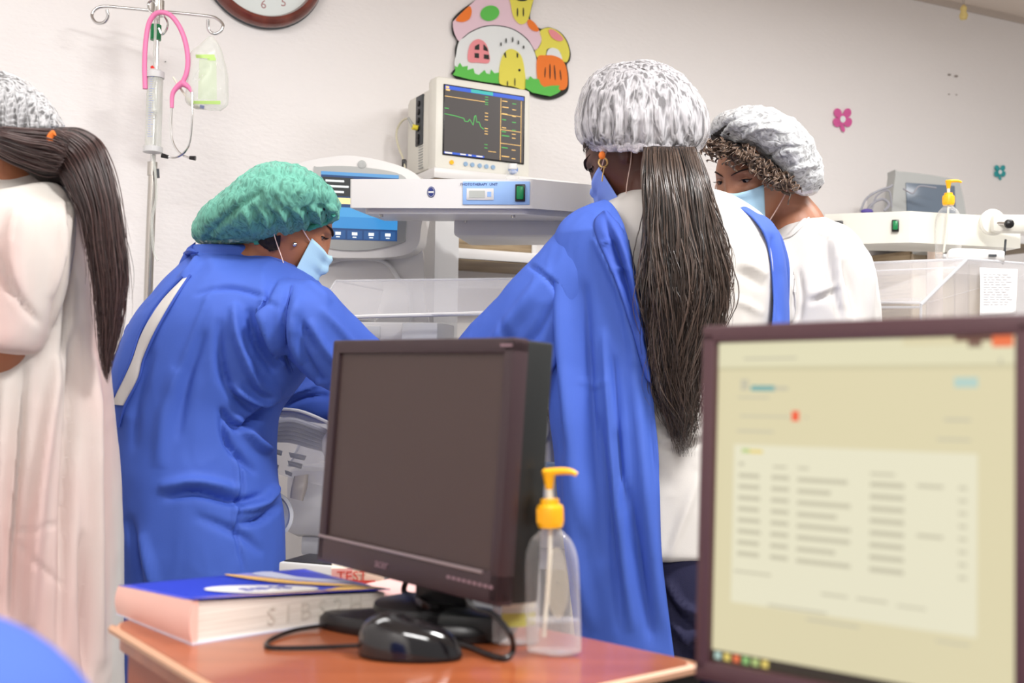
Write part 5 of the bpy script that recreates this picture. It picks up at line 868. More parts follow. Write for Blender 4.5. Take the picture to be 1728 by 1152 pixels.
# ================================================================== the woman leaning over the incubator (green cap)
w2 = thing('person', 'woman in blue gown and green cap leaning over the incubator', 'person', (P(320, 1200, 2.35)[0], 2.35, 0))
d = 2.35
H2 = head_basis(P(478, 384, d), (.93, .34, -.46), (.0, .0, 1))
T2 = [(350, 420, 440, 418, d, .05), (300, 452, 500, 449, d, .12), (262, 497, 542, 482, d, .165), (230, 540, 566, 530, d, .185), (206, 590, 545, 582, d, .185), (186, 640, 510, 640, d, .18), (178, 690, 468, 690, d, .175), (181, 750, 460, 750, d, .175), (186, 810, 462, 810, d, .185), (189, 870, 474, 870, d, .19), (193, 940, 477, 935, d, .19), (197, 1000, 477, 1000, d, .185), (203, 1150, 474, 1150, d, .18), (208, 1320, 470, 1320, d, .18)]
hipL, hipR = P(290, 930, d+.09), P(300, 930, d-.07); fL, fR = np.array([P(300, 1400, d)[0], d+.13, 0]), np.array([P(320, 1400, d)[0]+.03, d-.1, 0])
b = MB(); head_mesh(b, H2); b.tube([P(480, 420, d), P(430, 450, d), P(400, 470, d)], [.052, .06, .08], 24); loft(b, [(r[0], r[1], r[2], r[3], r[4], r[5]) for r in T2[1:11]], 30, 36, scale=.84); legs(b, hipL, hipR, fL, fR, 0)
shn, shf = P(520, 520, d-.12), P(500, 520, d+.16)
armn = [shn, P(600, 618, 2.28), P(700, 745, 2.46)]; armf = [shf, P(560, 655, 2.60), P(600, 700, 2.52), P(575, 712, 2.50)]
b.tube(armn, [.05, .038, .026], 18); b.tube([shf, P(528, 660, 2.59), P(598, 696, 2.53)], [.04, .028, .022], 18)

b = remeshed(b, .0042, 3); bvb2 = caster(b); obj('body', b, M['skinM'], w2, ang=0)
for wp_, dd_, nn_, th_ in ((P(590, 700, 2.50), (-.38, .6, -.36), (-.3, -.5, .8), -1), (armn[-1], (.55, .5, -.5), (.2, -.3, .9), 1)): b = MB(); hand_prims(b, wp_, dd_, nn_, .5 if th_ < 0 else .6, 1.09, thumb=th_); b.tube([wp_-nrm(dd_)*.03, wp_+nrm(dd_)*.03], [.032, .03], 20); obj('glove', remeshed(b, .0035, 2), M['glove'], w2, ang=0)
b = MB(); loft(b, T2, 90, 110, expo=2.15)
b.rings(ringset([(470, 470, 430, 580, 2.24, .09), (545, 478, 480, 600, 2.22, .085), (596, 526, 520, 640, 2.24, .072), (640, 573, 566, 668, 2.28, .064), (690, 640, 632, 715, 2.36, .055), (730, 690, 690, 742, 2.43, .045)], 50, 60))
b.rings(ringset([(470, 560, 400, 640, 2.52, .08), (530, 600, 440, 694, 2.57, .07), (580, 645, 500, 706, 2.59, .055), (628, 672, 575, 716, 2.56, .045)], 40, 50))
b.rings(ringset([(325, 412, 436, 416, d, .06), (330, 440, 450, 440, d, .08), (330, 470, 460, 470, d, .09)], 10, 50))
g2 = remeshed(b, .0058, 5)
folds2 = [([(490, 480), (478, 530), (480, 590), (492, 628)], 5, -.010), ([(505, 500), (495, 560), (508, 615)], 12, .010),
 ([(500, 560), (520, 610), (545, 650)], 7, -.008), ([(520, 540), (550, 590), (600, 640)], 9, .008), ([(540, 520), (585, 570), (620, 610)], 8, .006), ([(500, 530), (530, 590)], 6, -.006),
 ([(395, 510), (402, 570), (430, 640), (470, 660)], 10, .014), ([(420, 520), (432, 580), (465, 630)], 8, -.012), ([(440, 490), (455, 560), (480, 620)], 8, .009), ([(370, 540), (372, 610), (390, 660), (430, 690)], 9, -.010), ([(385, 650), (430, 672), (470, 665)], 10, .014), ([(370, 690), (400, 720), (440, 700), (462, 670)], 7, -.014), ([(395, 700), (430, 745), (455, 760)], 9, .012), ([(372, 700), (385, 750), (430, 800)], 7, -.010),
 ([(280, 840), (330, 832), (400, 846), (440, 838)], 8, -.012), ([(270, 822), (330, 812), (400, 826)], 10, .010), ([(400, 860), (440, 850), (468, 820)], 8, .011), ([(400, 885), (440, 876), (470, 850)], 6, -.009), ([(240, 900), (255, 960), (262, 1000)], 10, .008), ([(218, 870), (232, 930), (240, 1000)], 8, -.007), ([(330, 870), (400, 900), (440, 935)], 9, -.006),
 ([(405, 760), (408, 830), (400, 900), (412, 970)], 3, -.006), ([(395, 760), (398, 830), (392, 900)], 5, .005), ([(300, 620), (280, 700), (270, 790)], 14, .006), ([(345, 560), (315, 650), (300, 740)], 9, -.005), ([(365, 480), (330, 560), (290, 660)], 7, .004), ([(260, 590), (235, 680), (228, 760)], 9, -.004),
 ([(330, 500), (400, 485), (470, 520)], 5, -.005), ([(340, 430), (400, 424), (450, 436)], 5, -.004), ([(470, 450), (520, 475), (560, 510)], 8, .004), ([(340, 425), (330, 445), (305, 470)], 6, .007), ([(560, 665), (520, 672), (480, 690)], 5, -.007), ([(550, 645), (510, 656), (480, 668)], 5, .006)]
sculpt(g2, folds2, [(.008, (9, 9, 4), 11), (.0016, (26, 26, 14), 3)])
gw = obj('gown', g2, M['blue'], w2, ang=0); bv = caster(g2)
b = MB(); strip(b, bv, [(308, 470), (272, 508), (240, 560), (222, 610), (203, 650), (187, 682)], [(319, 467), (292, 505), (262, 556), (240, 606), (232, 640), (208, 684)], 60, 8, .0035, d); obj('shirt', b, M['shirt'], w2)
b = MB(); b.tube([hit(bv, x, y, .004, d) for x, y in ((321, 464), (294, 505), (265, 556), (243, 606), (234, 640), (210, 686), (200, 720))], .0028, 6); b.tube([hit(bv, x, y, .004, d) for x, y in ((307, 466), (270, 506), (238, 556), (220, 608), (201, 650), (186, 684))], .0028, 6); obj('gown_edge', b, M['blue2'], gw)
b = MB(); b.rings(ringset([(316, 418, 330, 408, d-.02, .012), (304, 440, 328, 440, d-.03, .010), (296, 462, 318, 462, d-.03, .006)], 14, 20)); b.tube([hit(bv, 312, 428, .01, d), P(322, 424, d-.08), P(334, 426, d-.09)], [.004, .006, .002], 8); obj('neck_tie', b, M['blue2'], gw)
b = MB(); b.rings(ringset([(214, 548, 240, 530, d-.02, .006), (209, 560, 226, 558, d-.03, .008), (212, 572, 220, 570, d-.02, .004)], 10, 16)); obj('waist_tie', b, M['blue2'], gw)
b = MB(); b.tube([hit(bv, x, y, .002, 2.25) for x, y in ((493, 482), (484, 520), (481, 570), (488, 610), (494, 628))], .0018, 6); obj('shoulder_seam', b, M['blue2'], gw)
CP2 = [(326, 380, 326, 400, d, .02), (344, 352, 341, 410, d, .07), (369, 331, 366, 413, d, .10), (399, 306, 396, 413, d, .12), (430, 285, 429, 413, d, .13), (461, 276, 459, 410, d, .135), (493, 278, 487, 403, d, .13), (520, 289, 511, 393, d, .12), (546, 306, 536, 384, d, .10), (563, 325, 556, 377, d, .08), (573, 345, 568, 366, d, .03)]
CP2 = [r+(r[4]-min(.092, r[5]*.75),) for r in CP2]
b = MB(); loft(b, CP2, 60, 60, scale=.82); obj('hair', b, M['hairbase'], w2, ang=0)
b = MB(); loft(b, CP2, 150, 150, expo=2.2); sculpt(b, [([(520+i*0-90+i*14, 395-i*1.2), (512-90+i*14, 372-i*2), (500-90+i*14, 350)], 4, -.005 if i % 2 else .005) for i in range(11)]+[([(350, 400), (390, 360), (440, 320)], 7, -.005), ([(420, 300), (480, 290), (540, 320)], 6, -.004)], [(.006, (34, 34, 16), 5), (.003, (80, 60, 40), 2)]); cp = obj('surgical_cap', b, M['capG'], w2, ang=0)
bvc = caster(b); b = MB(); b.tube([hit(bvc, x, y, .001, d-.09) for x, y in ((429, 409), (459, 406), (487, 399), (511, 389), (536, 380), (552, 373), (563, 362))], .005, 8, n=60); sculpt(b, [], [(.002, (200, 200, 200), 1)]); obj('elastic_band', b, M['elasticG'], cp)
b = MB(); strip(b, bvb2, [(428, 398), (436, 410), (446, 419), (456, 424)], [(474, 398), (473, 408), (472, 416), (468, 422)], 20, 14, .004, d-.05); sculpt(b, [], [(.003, (90, 90, 90), 2)]); obj('nape_hair', b, M['hairbase'], w2, ang=0)
mask(w2, H2, M['mask']); eyes(w2, H2, M['skinM'])
b = MB(); b.ell(hit(bvb2, 497, 412, .003, 2.27), (.005, .004, .005), 10, 8); obj('earring', b, M['chrome'], w2, label='bright stud earring')
b = MB(); [b.tube([np.array(h)*[1, 1, 0]+[0, 0, .55], np.array([f[0], f[1], .07])], [.085, .06], 20) for h, f in ((hipL, fL), (hipR, fR))]; obj('trousers', b, M['navy'], w2); shoes(w2, (fL, fR), (1, .1, 0))

# ================================================================== the woman with the long ponytail, back to us
w3 = thing('person', 'woman seen from behind with a long wavy ponytail and blue gown slipping off her shoulders', 'person', (P(1120, 900, 2.3)[0], 2.3, 0)); d = 2.3
H3 = head_basis(P(1068, 262, 2.33), (-.76, .44, -.54))
S3 = [(1068, 318, 1178, 316, d, .06), (1035, 338, 1235, 330, d, .085), (1000, 362, 1282, 360, d, .11), (978, 400, 1303, 400, d, .125), (966, 450, 1308, 450, d, .13), (972, 550, 1300, 550, d, .13), (985, 650, 1278, 650, d, .12), (984, 740, 1262, 740, d, .12), (976, 850, 1275, 850, d, .13), (966, 945, 1290, 945, d, .14)]
hipL, hipR = P(1060, 960, d), P(1190, 960, d); fL, fR = np.array([P(1075, 1400, d)[0], d+.02, 0]), np.array([P(1200, 1400, d)[0], d+.06, 0])
b = MB(); head_mesh(b, H3); b.tube([P(1076, 285, 2.32), P(1095, 325, 2.3), P(1120, 370, 2.3)], [.054, .055, .075], 24); loft(b, S3, 30, 40, scale=.86); legs(b, hipL, hipR, fL, fR, 0)
b.tube([P(1000, 420, d), P(865, 590, 2.34), P(720, 730, 2.5)], [.05, .044, .027], 18); b.tube([P(1280, 420, d), P(1270, 600, 2.48), P(1100, 715, 2.56), P(945, 702, 2.53)], [.05, .045, .038, .026], 18)
hand_prims(b, P(722, 728, 2.5), (-.6, .3, -.55), (-.4, -.3, .85), .6, thumb=-1); hand_prims(b, P(945, 702, 2.53), (-.9, -.25, -.2), (-.1, -.5, .8), .5)
obj('body', remeshed(b, .0042, 3), M['skinD'], w3, ang=0)
b = MB(); loft(b, S3, 90, 110, expo=2.2); s3 = remeshed(b, .006, 4)
sculpt(s3, [([(1245, 442), (1268, 450), (1292, 466)], 8, .004), ([(1238, 458), (1262, 470), (1288, 486)], 7, -.003), ([(1235, 505), (1262, 515), (1288, 530)], 8, .003), ([(1100, 700), (1150, 690), (1190, 665)], 6, .007), ([(1100, 715), (1150, 708), (1190, 690)], 5, -.007), ([(1110, 745), (1150, 740), (1190, 728)], 6, .006), ([(1110, 760), (1160, 755), (1190, 745)], 4, -.005), ([(1075, 400), (1080, 480), (1090, 560)], 8, -.004), ([(1180, 800), (1150, 880), (1130, 940)], 9, .004)], [(.007, (8, 8, 4), 21), (.0012, (30, 30, 20), 3)]); obj('shirt', s3, M['shirt'], w3, ang=0)
b = MB()
b.rings(ringset([(1035, 930, 1300, 930, d, .13), (1040, 1000, 1302, 1000, d, .13), (1045, 1080, 1300, 1080, d, .12)], 14, 60))
for x0, x1, e in ((1042, 1172, fL), (1165, 1300, fR)): b.rings(ringset([(x0, 1040, x1, 1040, d, .10), (x0+4, 1150, x1-6, 1150, d, .095), (x0+16, 1300, x1-18, 1300, d, .08), (x0+20, 1440, x1-30, 1440, d+.02, .075)], 30, 50))
t3 = remeshed(b, .008, 4); sculpt(t3, [([(1125, 980), (1150, 1020), (1185, 1035)], 7, .008), ([(1125, 1010), (1155, 1050), (1185, 1065)], 6, -.008), ([(1130, 1045), (1160, 1080), (1188, 1095)], 6, .008)], [(.006, (9, 9, 5), 8)]); obj('trousers', t3, M['navy'], w3, ang=0); shoes(w3, (fL, fR), (-.2, 1, 0))
# gown: an open shell round the front and both sides (y, L, l, r, R in pixels; l and r are its two back edges)
GR = [(346, 1004, 1024, 1228, 1248), (360, 975, 1038, 1240, 1275), (380, 950, 1050, 1262, 1300), (405, 938, 1060, 1280, 1314), (440, 932, 1068, 1292, 1324), (500, 932, 1079, 1298, 1329), (580, 930, 1091, 1291, 1331), (640, 927, 1100, 1290, 1333), (700, 928, 1107, 1290, 1336), (780, 940, 1114, 1292, 1340), (900, 953, 1118, 1296, 1346), (980, 962, 1127, 1300, 1350), (1100, 975, 1144, 1306, 1358), (1300, 985, 1166, 1312, 1368)]
Q = catmull(GR, 130); R = []
for y, L_, l, r_, R_ in Q:
    A_, B_ = P(L_, y, d), P(R_, y, d); C_ = (A_+B_)/2; h = (A_-B_)/2; hl = np.linalg.norm(h); vd = nrm((C_-CAM)*[1, 1, 0]); cxp = (L_+R_)/2; hw_ = (R_-L_)/2
    thick = .15+.03*min(1, max(0, (y-620)/200)) if y > 400 else .15*(.62+.38*(y-346)/54)
    tl = math.acos(np.clip((cxp-l)/hw_, -1, 1)); tr = math.acos(np.clip((cxp-r_)/hw_, -1, 1))       # angle from the left silhouette, near side negative sin
    ts = np.concatenate([np.linspace(-tl, 0, 46), np.linspace(0, PI, 40)[1:], np.linspace(PI, 2*PI-tr, 24)[1:]]); row = []
    for t_ in ts:
        sn = math.sin(t_); cs = math.cos(t_); sn = math.copysign(abs(sn)**.92, sn); p = C_+h*cs+vd*thick*sn; row.append(p)
    R.append(row)
b = MB(); b.rings(R, False, False)
sculpt(b, [([(1020, 370), (1040, 420), (1058, 480), (1080, 560)], 5, -.012), ([(1005, 400), (1030, 450), (1056, 520), (1075, 620)], 8, .012), ([(1040, 385), (1058, 430), (1075, 500), (1092, 590)], 9, .010),
 ([(950, 440), (955, 560), (965, 700), (990, 900)], 12, .014), ([(985, 480), (990, 600), (1000, 760), (1020, 950)], 12, -.012), ([(1020, 560), (1030, 700), (1045, 850), (1070, 1060)], 6, .012), ([(1035, 600), (1045, 760), (1055, 860)], 4, -.010), ([(1070, 600), (1085, 760), (1100, 900), (1120, 1060)], 12, .010), ([(1010, 700), (1025, 860), (1050, 1060)], 8, -.012), ([(1060, 820), (1080, 950), (1100, 1080)], 9, -.010), ([(960, 760), (975, 900), (1000, 1060)], 12, .010),
 ([(1095, 700), (1108, 800), (1112, 900)], 5, -.006), ([(1300, 400), (1308, 460), (1312, 540)], 4, -.006), ([(975, 640), (1000, 648), (1030, 644)], 4, .003)], [(.0055, (11, 11, 2.2), 31), (.0012, (34, 34, 16), 6)])
gb = b
slv = MB(); slv.rings(ringset([(1012, 350, 1020, 520, d-.02, .07), (978, 362, 985, 570, d-.02, .085), (945, 384, 955, 610, d-.01, .085), (898, 438, 925, 662, d, .078), (840, 500, 890, 690, 2.33, .07), (776, 568, 840, 715, 2.38, .062), (725, 635, 785, 742, 2.44, .052), (697, 690, 745, 752, 2.49, .045)], 90, 80)); slv = remeshed(slv, .006, 3)
sculpt(slv, [([(893, 447), (925, 470), (943, 500), (948, 560)], 4, -.007), ([(925, 455), (890, 510), (850, 560), (820, 600)], 14, .008), ([(940, 500), (905, 560), (870, 600)], 9, -.006), ([(955, 560), (930, 610), (905, 640)], 9, .007), ([(850, 540), (870, 600), (905, 640)], 7, -.004)], [(.004, (8, 8, 5), 41), (.0012, (34, 34, 20), 2)])
gv = obj('gown', gb, M['blue'], w3, ang=0); sd = gv.modifiers.new('s', 'SOLIDIFY'); sd.thickness = .003; sd.offset = 0
obj('gown_sleeve', slv, M['blue'], gv, ang=0)
b = MB(); b.rings(ringset([(1262, 372, 1300, 372, d, .05), (1268, 420, 1322, 420, d+.06, .07), (1268, 560, 1325, 560, d+.16, .06), (1200, 680, 1270, 760, 2.52, .06), (1080, 680, 1080, 755, 2.56, .05), (985, 680, 985, 730, 2.54, .04)], 50, 50)); s_ = remeshed(b, .008, 4); sculpt(s_, [], [(.006, (8, 8, 5), 4)]); obj('gown_sleeve', s_, M['blue'], gv, ang=0)
# rolled back lapel
b = MB(); Lp = [(1018, 356), (1003, 372), (1006, 400), (1024, 440), (1044, 490), (1062, 545), (1078, 600), (1090, 640)]; Rp = [(1024, 356), (1048, 382), (1061, 410), (1071, 450), (1082, 505), (1093, 560), (1101, 610), (1104, 650)]
L2_ = catmull(Lp, 60); R2_ = catmull(Rp, 60); bvg = caster(gb); bs3 = caster(s3); G = []
for (a, c) in zip(L2_, R2_):
    row = []
    for t in np.linspace(0, 1, 14):
        q_ = a*(1-t)+c*t; p1 = hit(bvg, *q_, .0, 99); p2 = hit(bs3, *q_, .0, 99); p = p1 if p1[1] < p2[1] else p2
        if p[1] > 5: p = P(*q_, d-.12)
        row.append(p-nrm(ray(*q_))*(.005+.016*math.sin(t*PI)**.7))
    G.append(row)
G = np.array(G); G[:, :, 1] = np.array([np.convolve(np.pad(G[:, j, 1], 4, 'edge'), np.ones(9)/9, 'valid') for j in range(G.shape[1])]).T
b.rings(G, False, False); sculpt(b, [([(1012, 412), (1035, 405)], 3, .003), ([(1030, 455), (1060, 452)], 3, .003)], [(.0015, (30, 30, 20), 9)]); lp_ = obj('lapel', b, M['blue2'], gv, ang=0); sd = lp_.modifiers.new('s', 'SOLIDIFY'); sd.thickness = .003
CP3 = [(1066, 103, 1092, 103, d, .02), (1030, 111, 1122, 111, d, .07), (1003, 126, 1148, 126, d, .105), (984, 152, 1172, 152, d, .13), (975, 184, 1190, 184, d, .14), (972, 212, 1195, 210, d, .14), (977, 234, 1193, 232, d, .135), (990, 246, 1180, 250, d, .125), (1006, 252, 1166, 257, d, .115)]
b = MB(); loft(b, CP3[:-1]+[(1000, 247, 1172, 250, d, .11)], 60, 60, scale=.93); obj('hair', b, M['hairbase'], w3, ang=0)
b = MB(); loft(b, CP3, 150, 170); sculpt(b, [([(1000+i*13, 250-abs(i-6)*1.0), (1004+i*12.2, 215), (1010+i*11, 180)], 3.2, .0045 if i % 2 else -.004) for i in range(14)]+[([(1020, 200), (1040, 165), (1060, 130)], 4, .003), ([(1080, 215), (1090, 170), (1090, 130)], 4, -.003), ([(1140, 220), (1135, 180), (1120, 140)], 4, .003)], [(.005, (40, 40, 13), 5), (.002, (90, 90, 40), 2)]); c3o = obj('surgical_cap', b, M['capW'], w3, ang=0)
b = MB(); rr = ringset([(1002, 247, 1168, 252, d, .118)]*2, 2, 120)[0]; rr = rr+np.stack([np.zeros(120), np.zeros(120), .004*np.sin(np.arange(120)*1.3)+.003*np.sin(np.arange(120)*2.9)], -1); b.tube(np.vstack([rr, rr[:2]]), .0065, 8, n=480); obj('elastic_frill', b, M['elastic'], c3o, ang=0)
hr = [(1088, 248, 1172, 248, d-.125, .035), (1086, 285, 1184, 282, d-.15, .045), (1087, 330, 1196, 325, d-.165, .05), (1086, 390, 1210, 385, d-.17, .055), (1086, 450, 1226, 445, d-.175, .055), (1086, 505, 1230, 500, d-.175, .055), (1090, 560, 1218, 555, d-.17, .05), (1096, 620, 1196, 618, d-.165, .045), (1104, 670, 1188, 668, d-.16, .04), (1125, 720, 1180, 718, d-.155, .03), (1148, 775, 1166, 775, d-.15, .01)]
b = MB(); loft(b, [(r[0]+12, r[1], r[2]-14, r[3], r[4], r[5]*.8) for r in hr[:-3]], 50, 48); sculpt(b, [], [(.008, (30, 30, 6), 5)]); pny = obj('ponytail_mass', b, M['hairbase'], w3, ang=0)
b = strands(hr, 1400, .0011, 56, 3, .011, 6, .8, .58, 1.0, clump=3, out=1.05); obj('ponytail', b, M['hair'], w3, ang=0)
b = strands([(1150, 252, 1180, 252, d-.11, .02), (1185, 320, 1202, 320, d-.15, .01), (1215, 400, 1226, 400, d-.16, .01), (1222, 480, 1236, 480, d-.16, .01), (1218, 560, 1232, 560, d-.16, .01)], 26, .0010, 34, 9, .008, 5, .6, .6, 1.0); obj('loose_strand', b, M['hair'], w3, ang=0)
b = strands([(985, 232, 1004, 226, 2.27, .02), (983, 246, 996, 246, 2.27, .015), (986, 262, 990, 262, 2.27, .006)], 40, .0010, 8, 4, .003, 10, l0=.3); obj('temple_hair', b, M['hair'], w3, ang=0)
mask(w3, H3, M['mask2'], loops=True); eyes(w3, H3, M['skinD'])
b = MB(); e0 = P(1018, 274, 2.235); b.tube([e0+np.array([.0085*math.cos(a), .004*math.sin(a), .010*math.sin(a)]) for a in np.linspace(0, 2*PI, 16)], .0022, 8); er = obj('hoop_earring', b, M['gold'], w3)
b = MB(); b.tube([P(1020, 282, 2.235), P(1017, 296, 2.235), P(1016, 306, 2.235)], .0014, 6); obj('earring_drop', b, M['gold'], er)
b = MB(); b.ell(P(1016, 262, 2.237), (.007, .005, .008)); obj('earring_flower', b, M['orange'], er, label='orange flower stud')

# ================================================================== the woman in white at the right, face visible
w4 = thing('person', 'woman in white gown and white cap looking down over a pale blue mask', 'person', (P(1375, 900, 2.72)[0], 2.74, 0)); d = 2.72
H4 = head_basis(P(1268, 303, 2.67), (-.70, -.68, -.36), (.06, 0, 1))
S4 = [(1328, 366, 1392, 366, d, .06), (1305, 384, 1418, 384, d, .10), (1290, 408, 1443, 406, d, .125), (1278, 450, 1466, 450, d, .14), (1270, 500, 1476, 500, d, .15), (1264, 548, 1479, 548, d, .15), (1262, 700, 1484, 700, d, .15), (1255, 900, 1496, 900, d, .17), (1250, 1180, 1506, 1180, d, .18)]
fL, fR = np.array([P(1345, 1300, d)[0], d-.02, 0]), np.array([P(1420, 1300, d)[0], d+.05, 0]); hipL, hipR = P(1340, 830, d), P(1410, 830, d)
b = MB(); head_mesh(b, H4); b.tube([P(1300, 310, 2.70), P(1328, 350, 2.72), P(1345, 385, 2.72), P(1350, 430, 2.72)], [.054, .056, .07, .08], 24); loft(b, [(r[0], r[1], r[2], r[3], r[4], r[5]) for r in S4[1:8]], 26, 36, scale=.82); legs(b, hipL, hipR, fL, fR, 0)
b.tube([P(1305, 440, 2.66), P(1290, 560, 2.62), P(1190, 640, 2.62)], [.04, .034, .026], 18); b.tube([P(1420, 450, 2.76), P(1425, 580, 2.7), P(1330, 675, 2.58)], [.046, .04, .026], 18)
hand_prims(b, P(1190, 640, 2.60), (-.8, .1, -.4), (-.3, -.3, .9), .5); hand_prims(b, P(1330, 680, 2.58), (-.85, -.1, -.3), (-.3, -.3, .9), .5)
obj('body', remeshed(b, .0036, 2), M['skinL'], w4, ang=0)
b = MB(); loft(b, S4, 100, 110, expo=2.2); b.rings(ringset([(1395, 372, 1440, 460, 2.74, .06), (1445, 400, 1430, 520, 2.72, .07), (1474, 480, 1400, 540, 2.68, .07), (1478, 560, 1400, 590, 2.66, .065), (1440, 650, 1400, 600, 2.62, .055), (1360, 695, 1350, 650, 2.59, .045)], 44, 50)); b.rings(ringset([(1325, 410, 1280, 410, 2.62, .06), (1330, 500, 1265, 500, 2.6, .06), (1320, 570, 1260, 560, 2.58, .055), (1230, 640, 1220, 605, 2.59, .04)], 30, 40)); g4 = remeshed(b, .0062, 4)
sculpt(g4, [([(1330, 400), (1345, 385), (1360, 368)], 3, .004), ([(1400, 395), (1412, 440), (1420, 520)], 8, .010), ([(1395, 400), (1400, 460), (1418, 545)], 5, -.008), ([(1420, 440), (1440, 490), (1445, 545)], 8, -.008), ([(1365, 500), (1390, 490), (1412, 478)], 5, .008), ([(1365, 512), (1390, 502), (1415, 490)], 4, -.007), ([(1345, 450), (1352, 500), (1346, 545)], 7, -.009), ([(1335, 440), (1338, 500), (1335, 545)], 6, .008), ([(1440, 400), (1462, 450), (1470, 540)], 6, .007), ([(1370, 390), (1390, 400), (1420, 402)], 5, -.004)], [(.009, (9, 9, 4.5), 51), (.0014, (30, 30, 20), 3)])
g4o = obj('gown', g4, M['white'], w4, ang=0); shoes(w4, (fL, fR), (-.9, .2, 0)); bv4 = caster(g4)
b = MB(); b.tube([hit(bv4, x, y, .003, 2.62) for x, y in ((1322, 402), (1336, 396), (1352, 382), (1366, 366))], .0028, 8); obj('neck_binding', b, M['white'], g4o)
CP4 = [(1196, 224, 1197, 234, 2.65, .012), (1208, 200, 1212, 241, 2.65, .055), (1236, 186, 1240, 248, 2.655, .11), (1271, 180, 1270, 262, 2.665, .125), (1306, 184, 1300, 284, 2.665, .125), (1336, 198, 1322, 304, 2.665, .122), (1362, 224, 1338, 320, 2.665, .11), (1380, 260, 1353, 328, 2.665, .075), (1389, 290, 1370, 327, 2.665, .05), (1389, 308, 1384, 318, 2.665, .015)]
CP4 = [r+(r[4]-min(.095, r[5]*.85),) for r in CP4]
b = MB(); loft(b, CP4, 50, 50, scale=.92); obj('hair', b, M['hairbase'], w4, ang=0)
b = MB(); loft(b, CP4, 150, 150, expo=2.2); sculpt(b, [([(1205, 232), (1240, 200), (1290, 192)], 4, -.004), ([(1230, 244), (1280, 215), (1330, 225)], 4, .005), ([(1290, 270), (1320, 250), (1360, 250)], 4, -.005), ([(1320, 300), (1345, 280), (1380, 280)], 4, .005)], [(.0055, (26, 26, 34), 5), (.003, (70, 70, 60), 2)]); c4o = obj('surgical_cap', b, M['capW2'], w4, ang=0)
bvc = caster(b); b = MB(); b.tube([hit(bvc, x, y, .001, 2.58) for x, y in ((1201, 234), (1214, 237), (1240, 245), (1270, 258), (1298, 279), (1320, 299), (1340, 316), (1355, 324), (1370, 322))], .0045, 8, n=120); sculpt(b, [], [(.003, (160, 160, 160), 1)]); obj('elastic_frill', b, M['elastic'], c4o, ang=0)
# curls under the cap edge
def curlbunch(path, n, seed, dep, rad=.010, length=.05):
    R = np.random.RandomState(seed); b = MB(); pl = catmull(path, 60)
    for i in range(n):
        q_ = pl[R.randint(60)]; c = P(q_[0]+R.normal(0, 4), q_[1]+R.normal(0, 5), dep+R.normal(0, .012)); ang = R.uniform(-.7, .7)+q_[2]; dr_ = nrm(math.sin(ang)*RT-math.cos(ang)*UP-.2*FW); s1 = nrm(np.cross(dr_, FW)); s2 = np.cross(dr_, s1)
        L_ = length*R.uniform(.5, 1.2); tr = R.uniform(1., 2.2); ph = R.uniform(0, 6.28); r0 = rad*R.uniform(.5, 1.2)
        for k in range(5):
            pts = [c+dr_*L_*t+(s1*math.cos(ph+t*tr*6.28+k*.16)+s2*math.sin(ph+t*tr*6.28+k*.16))*r0*(.5+.5*t)+s1*k*.0008 for t in np.linspace(0, 1, 18)]; b.tube(pts, [.0013*(1.1-.8*abs(2*t-1)**3) for t in np.linspace(0, 1, 18)], 4, n=18)
    return b
b = curlbunch([(1200, 238, -.6), (1225, 244, -.3), (1250, 255, .3), (1272, 269, .5), (1292, 284, .7), (1310, 298, .7), (1326, 308, .4)], 150, 6, 2.555, .008, .036); obj('curl', b, M['curl'], w4, ang=0).name = 'curly_fringe'
b = MB(); loft(b, [(1200, 228, 1202, 248, 2.62, .01), (1240, 240, 1236, 258, 2.585, .015), (1275, 256, 1266, 280, 2.575, .02), (1305, 276, 1290, 302, 2.575, .02), (1332, 296, 1318, 318, 2.60, .02)], 30, 24); sculpt(b, [], [(.004, (60, 60, 60), 1)]); obj('fringe_mass', b, M['hairbase'], w4, ang=0)
mask(w4, H4, M['mask']); eyes(w4, H4, M['skinL'])

# ================================================================== the woman in white at the left edge
w1 = thing('person', 'woman in a long white gown with straight dark ponytail at the left edge', 'person', (P(40, 1100, 1.9)[0], 1.9, 0)); d = 1.9
H1 = head_basis(P(-20, 246, 1.9), (-.92, .30, -.30), s=.96)
S1 = [(-30, 300, 90, 298, d, .06), (-70, 318, 122, 322, d, .10), (-90, 342, 144, 346, d, .125), (-100, 400, 152, 400, d, .14), (-106, 450, 160, 450, d, .145), (-110, 520, 168, 520, d, .145), (-115, 620, 172, 620, d, .145), (-118, 700, 179, 700, d, .145), (-122, 800, 187, 800, d, .155), (-126, 900, 191, 900, d, .165), (-130, 1000, 193, 1000, d, .17), (-134, 1152, 196, 1152, d, .175), (-140, 1450, 204, 1450, d, .185), (-142, 1560, 206, 1560, d, .19)]
fL, fR = np.array([P(-10, 1500, d)[0], d+.05, 0]), np.array([P(90, 1500, d)[0], d-.02, 0]); hipL, hipR = P(-20, 900, d), P(80, 900, d)
b = MB(); head_mesh(b, H1); b.tube([P(0, 235, d), P(20, 280, d), P(28, 330, d)], [.054, .058, .075], 24); loft(b, S1[1:11], 26, 36, scale=.84); legs(b, hipL, hipR, fL, fR, 0)
b.tube([P(20, 400, 1.76), P(12, 560, 1.76), P(-40, 640, 1.82), P(-150, 700, 1.95)], [.048, .042, .036, .026], 18); b.tube([P(-60, 400, 2.02), P(-90, 560, 2.05), P(-190, 680, 2.1)], [.048, .042, .027], 18)
hand_prims(b, P(-150, 700, 1.95), (-.8, .4, -.2), (-.2, -.2, 1), .5); hand_prims(b, P(-190, 680, 2.1), (-.8, .4, -.2), (-.2, -.2, 1), .5)
obj('body', remeshed(b, .0042, 3), M['skinM'], w1, ang=0)
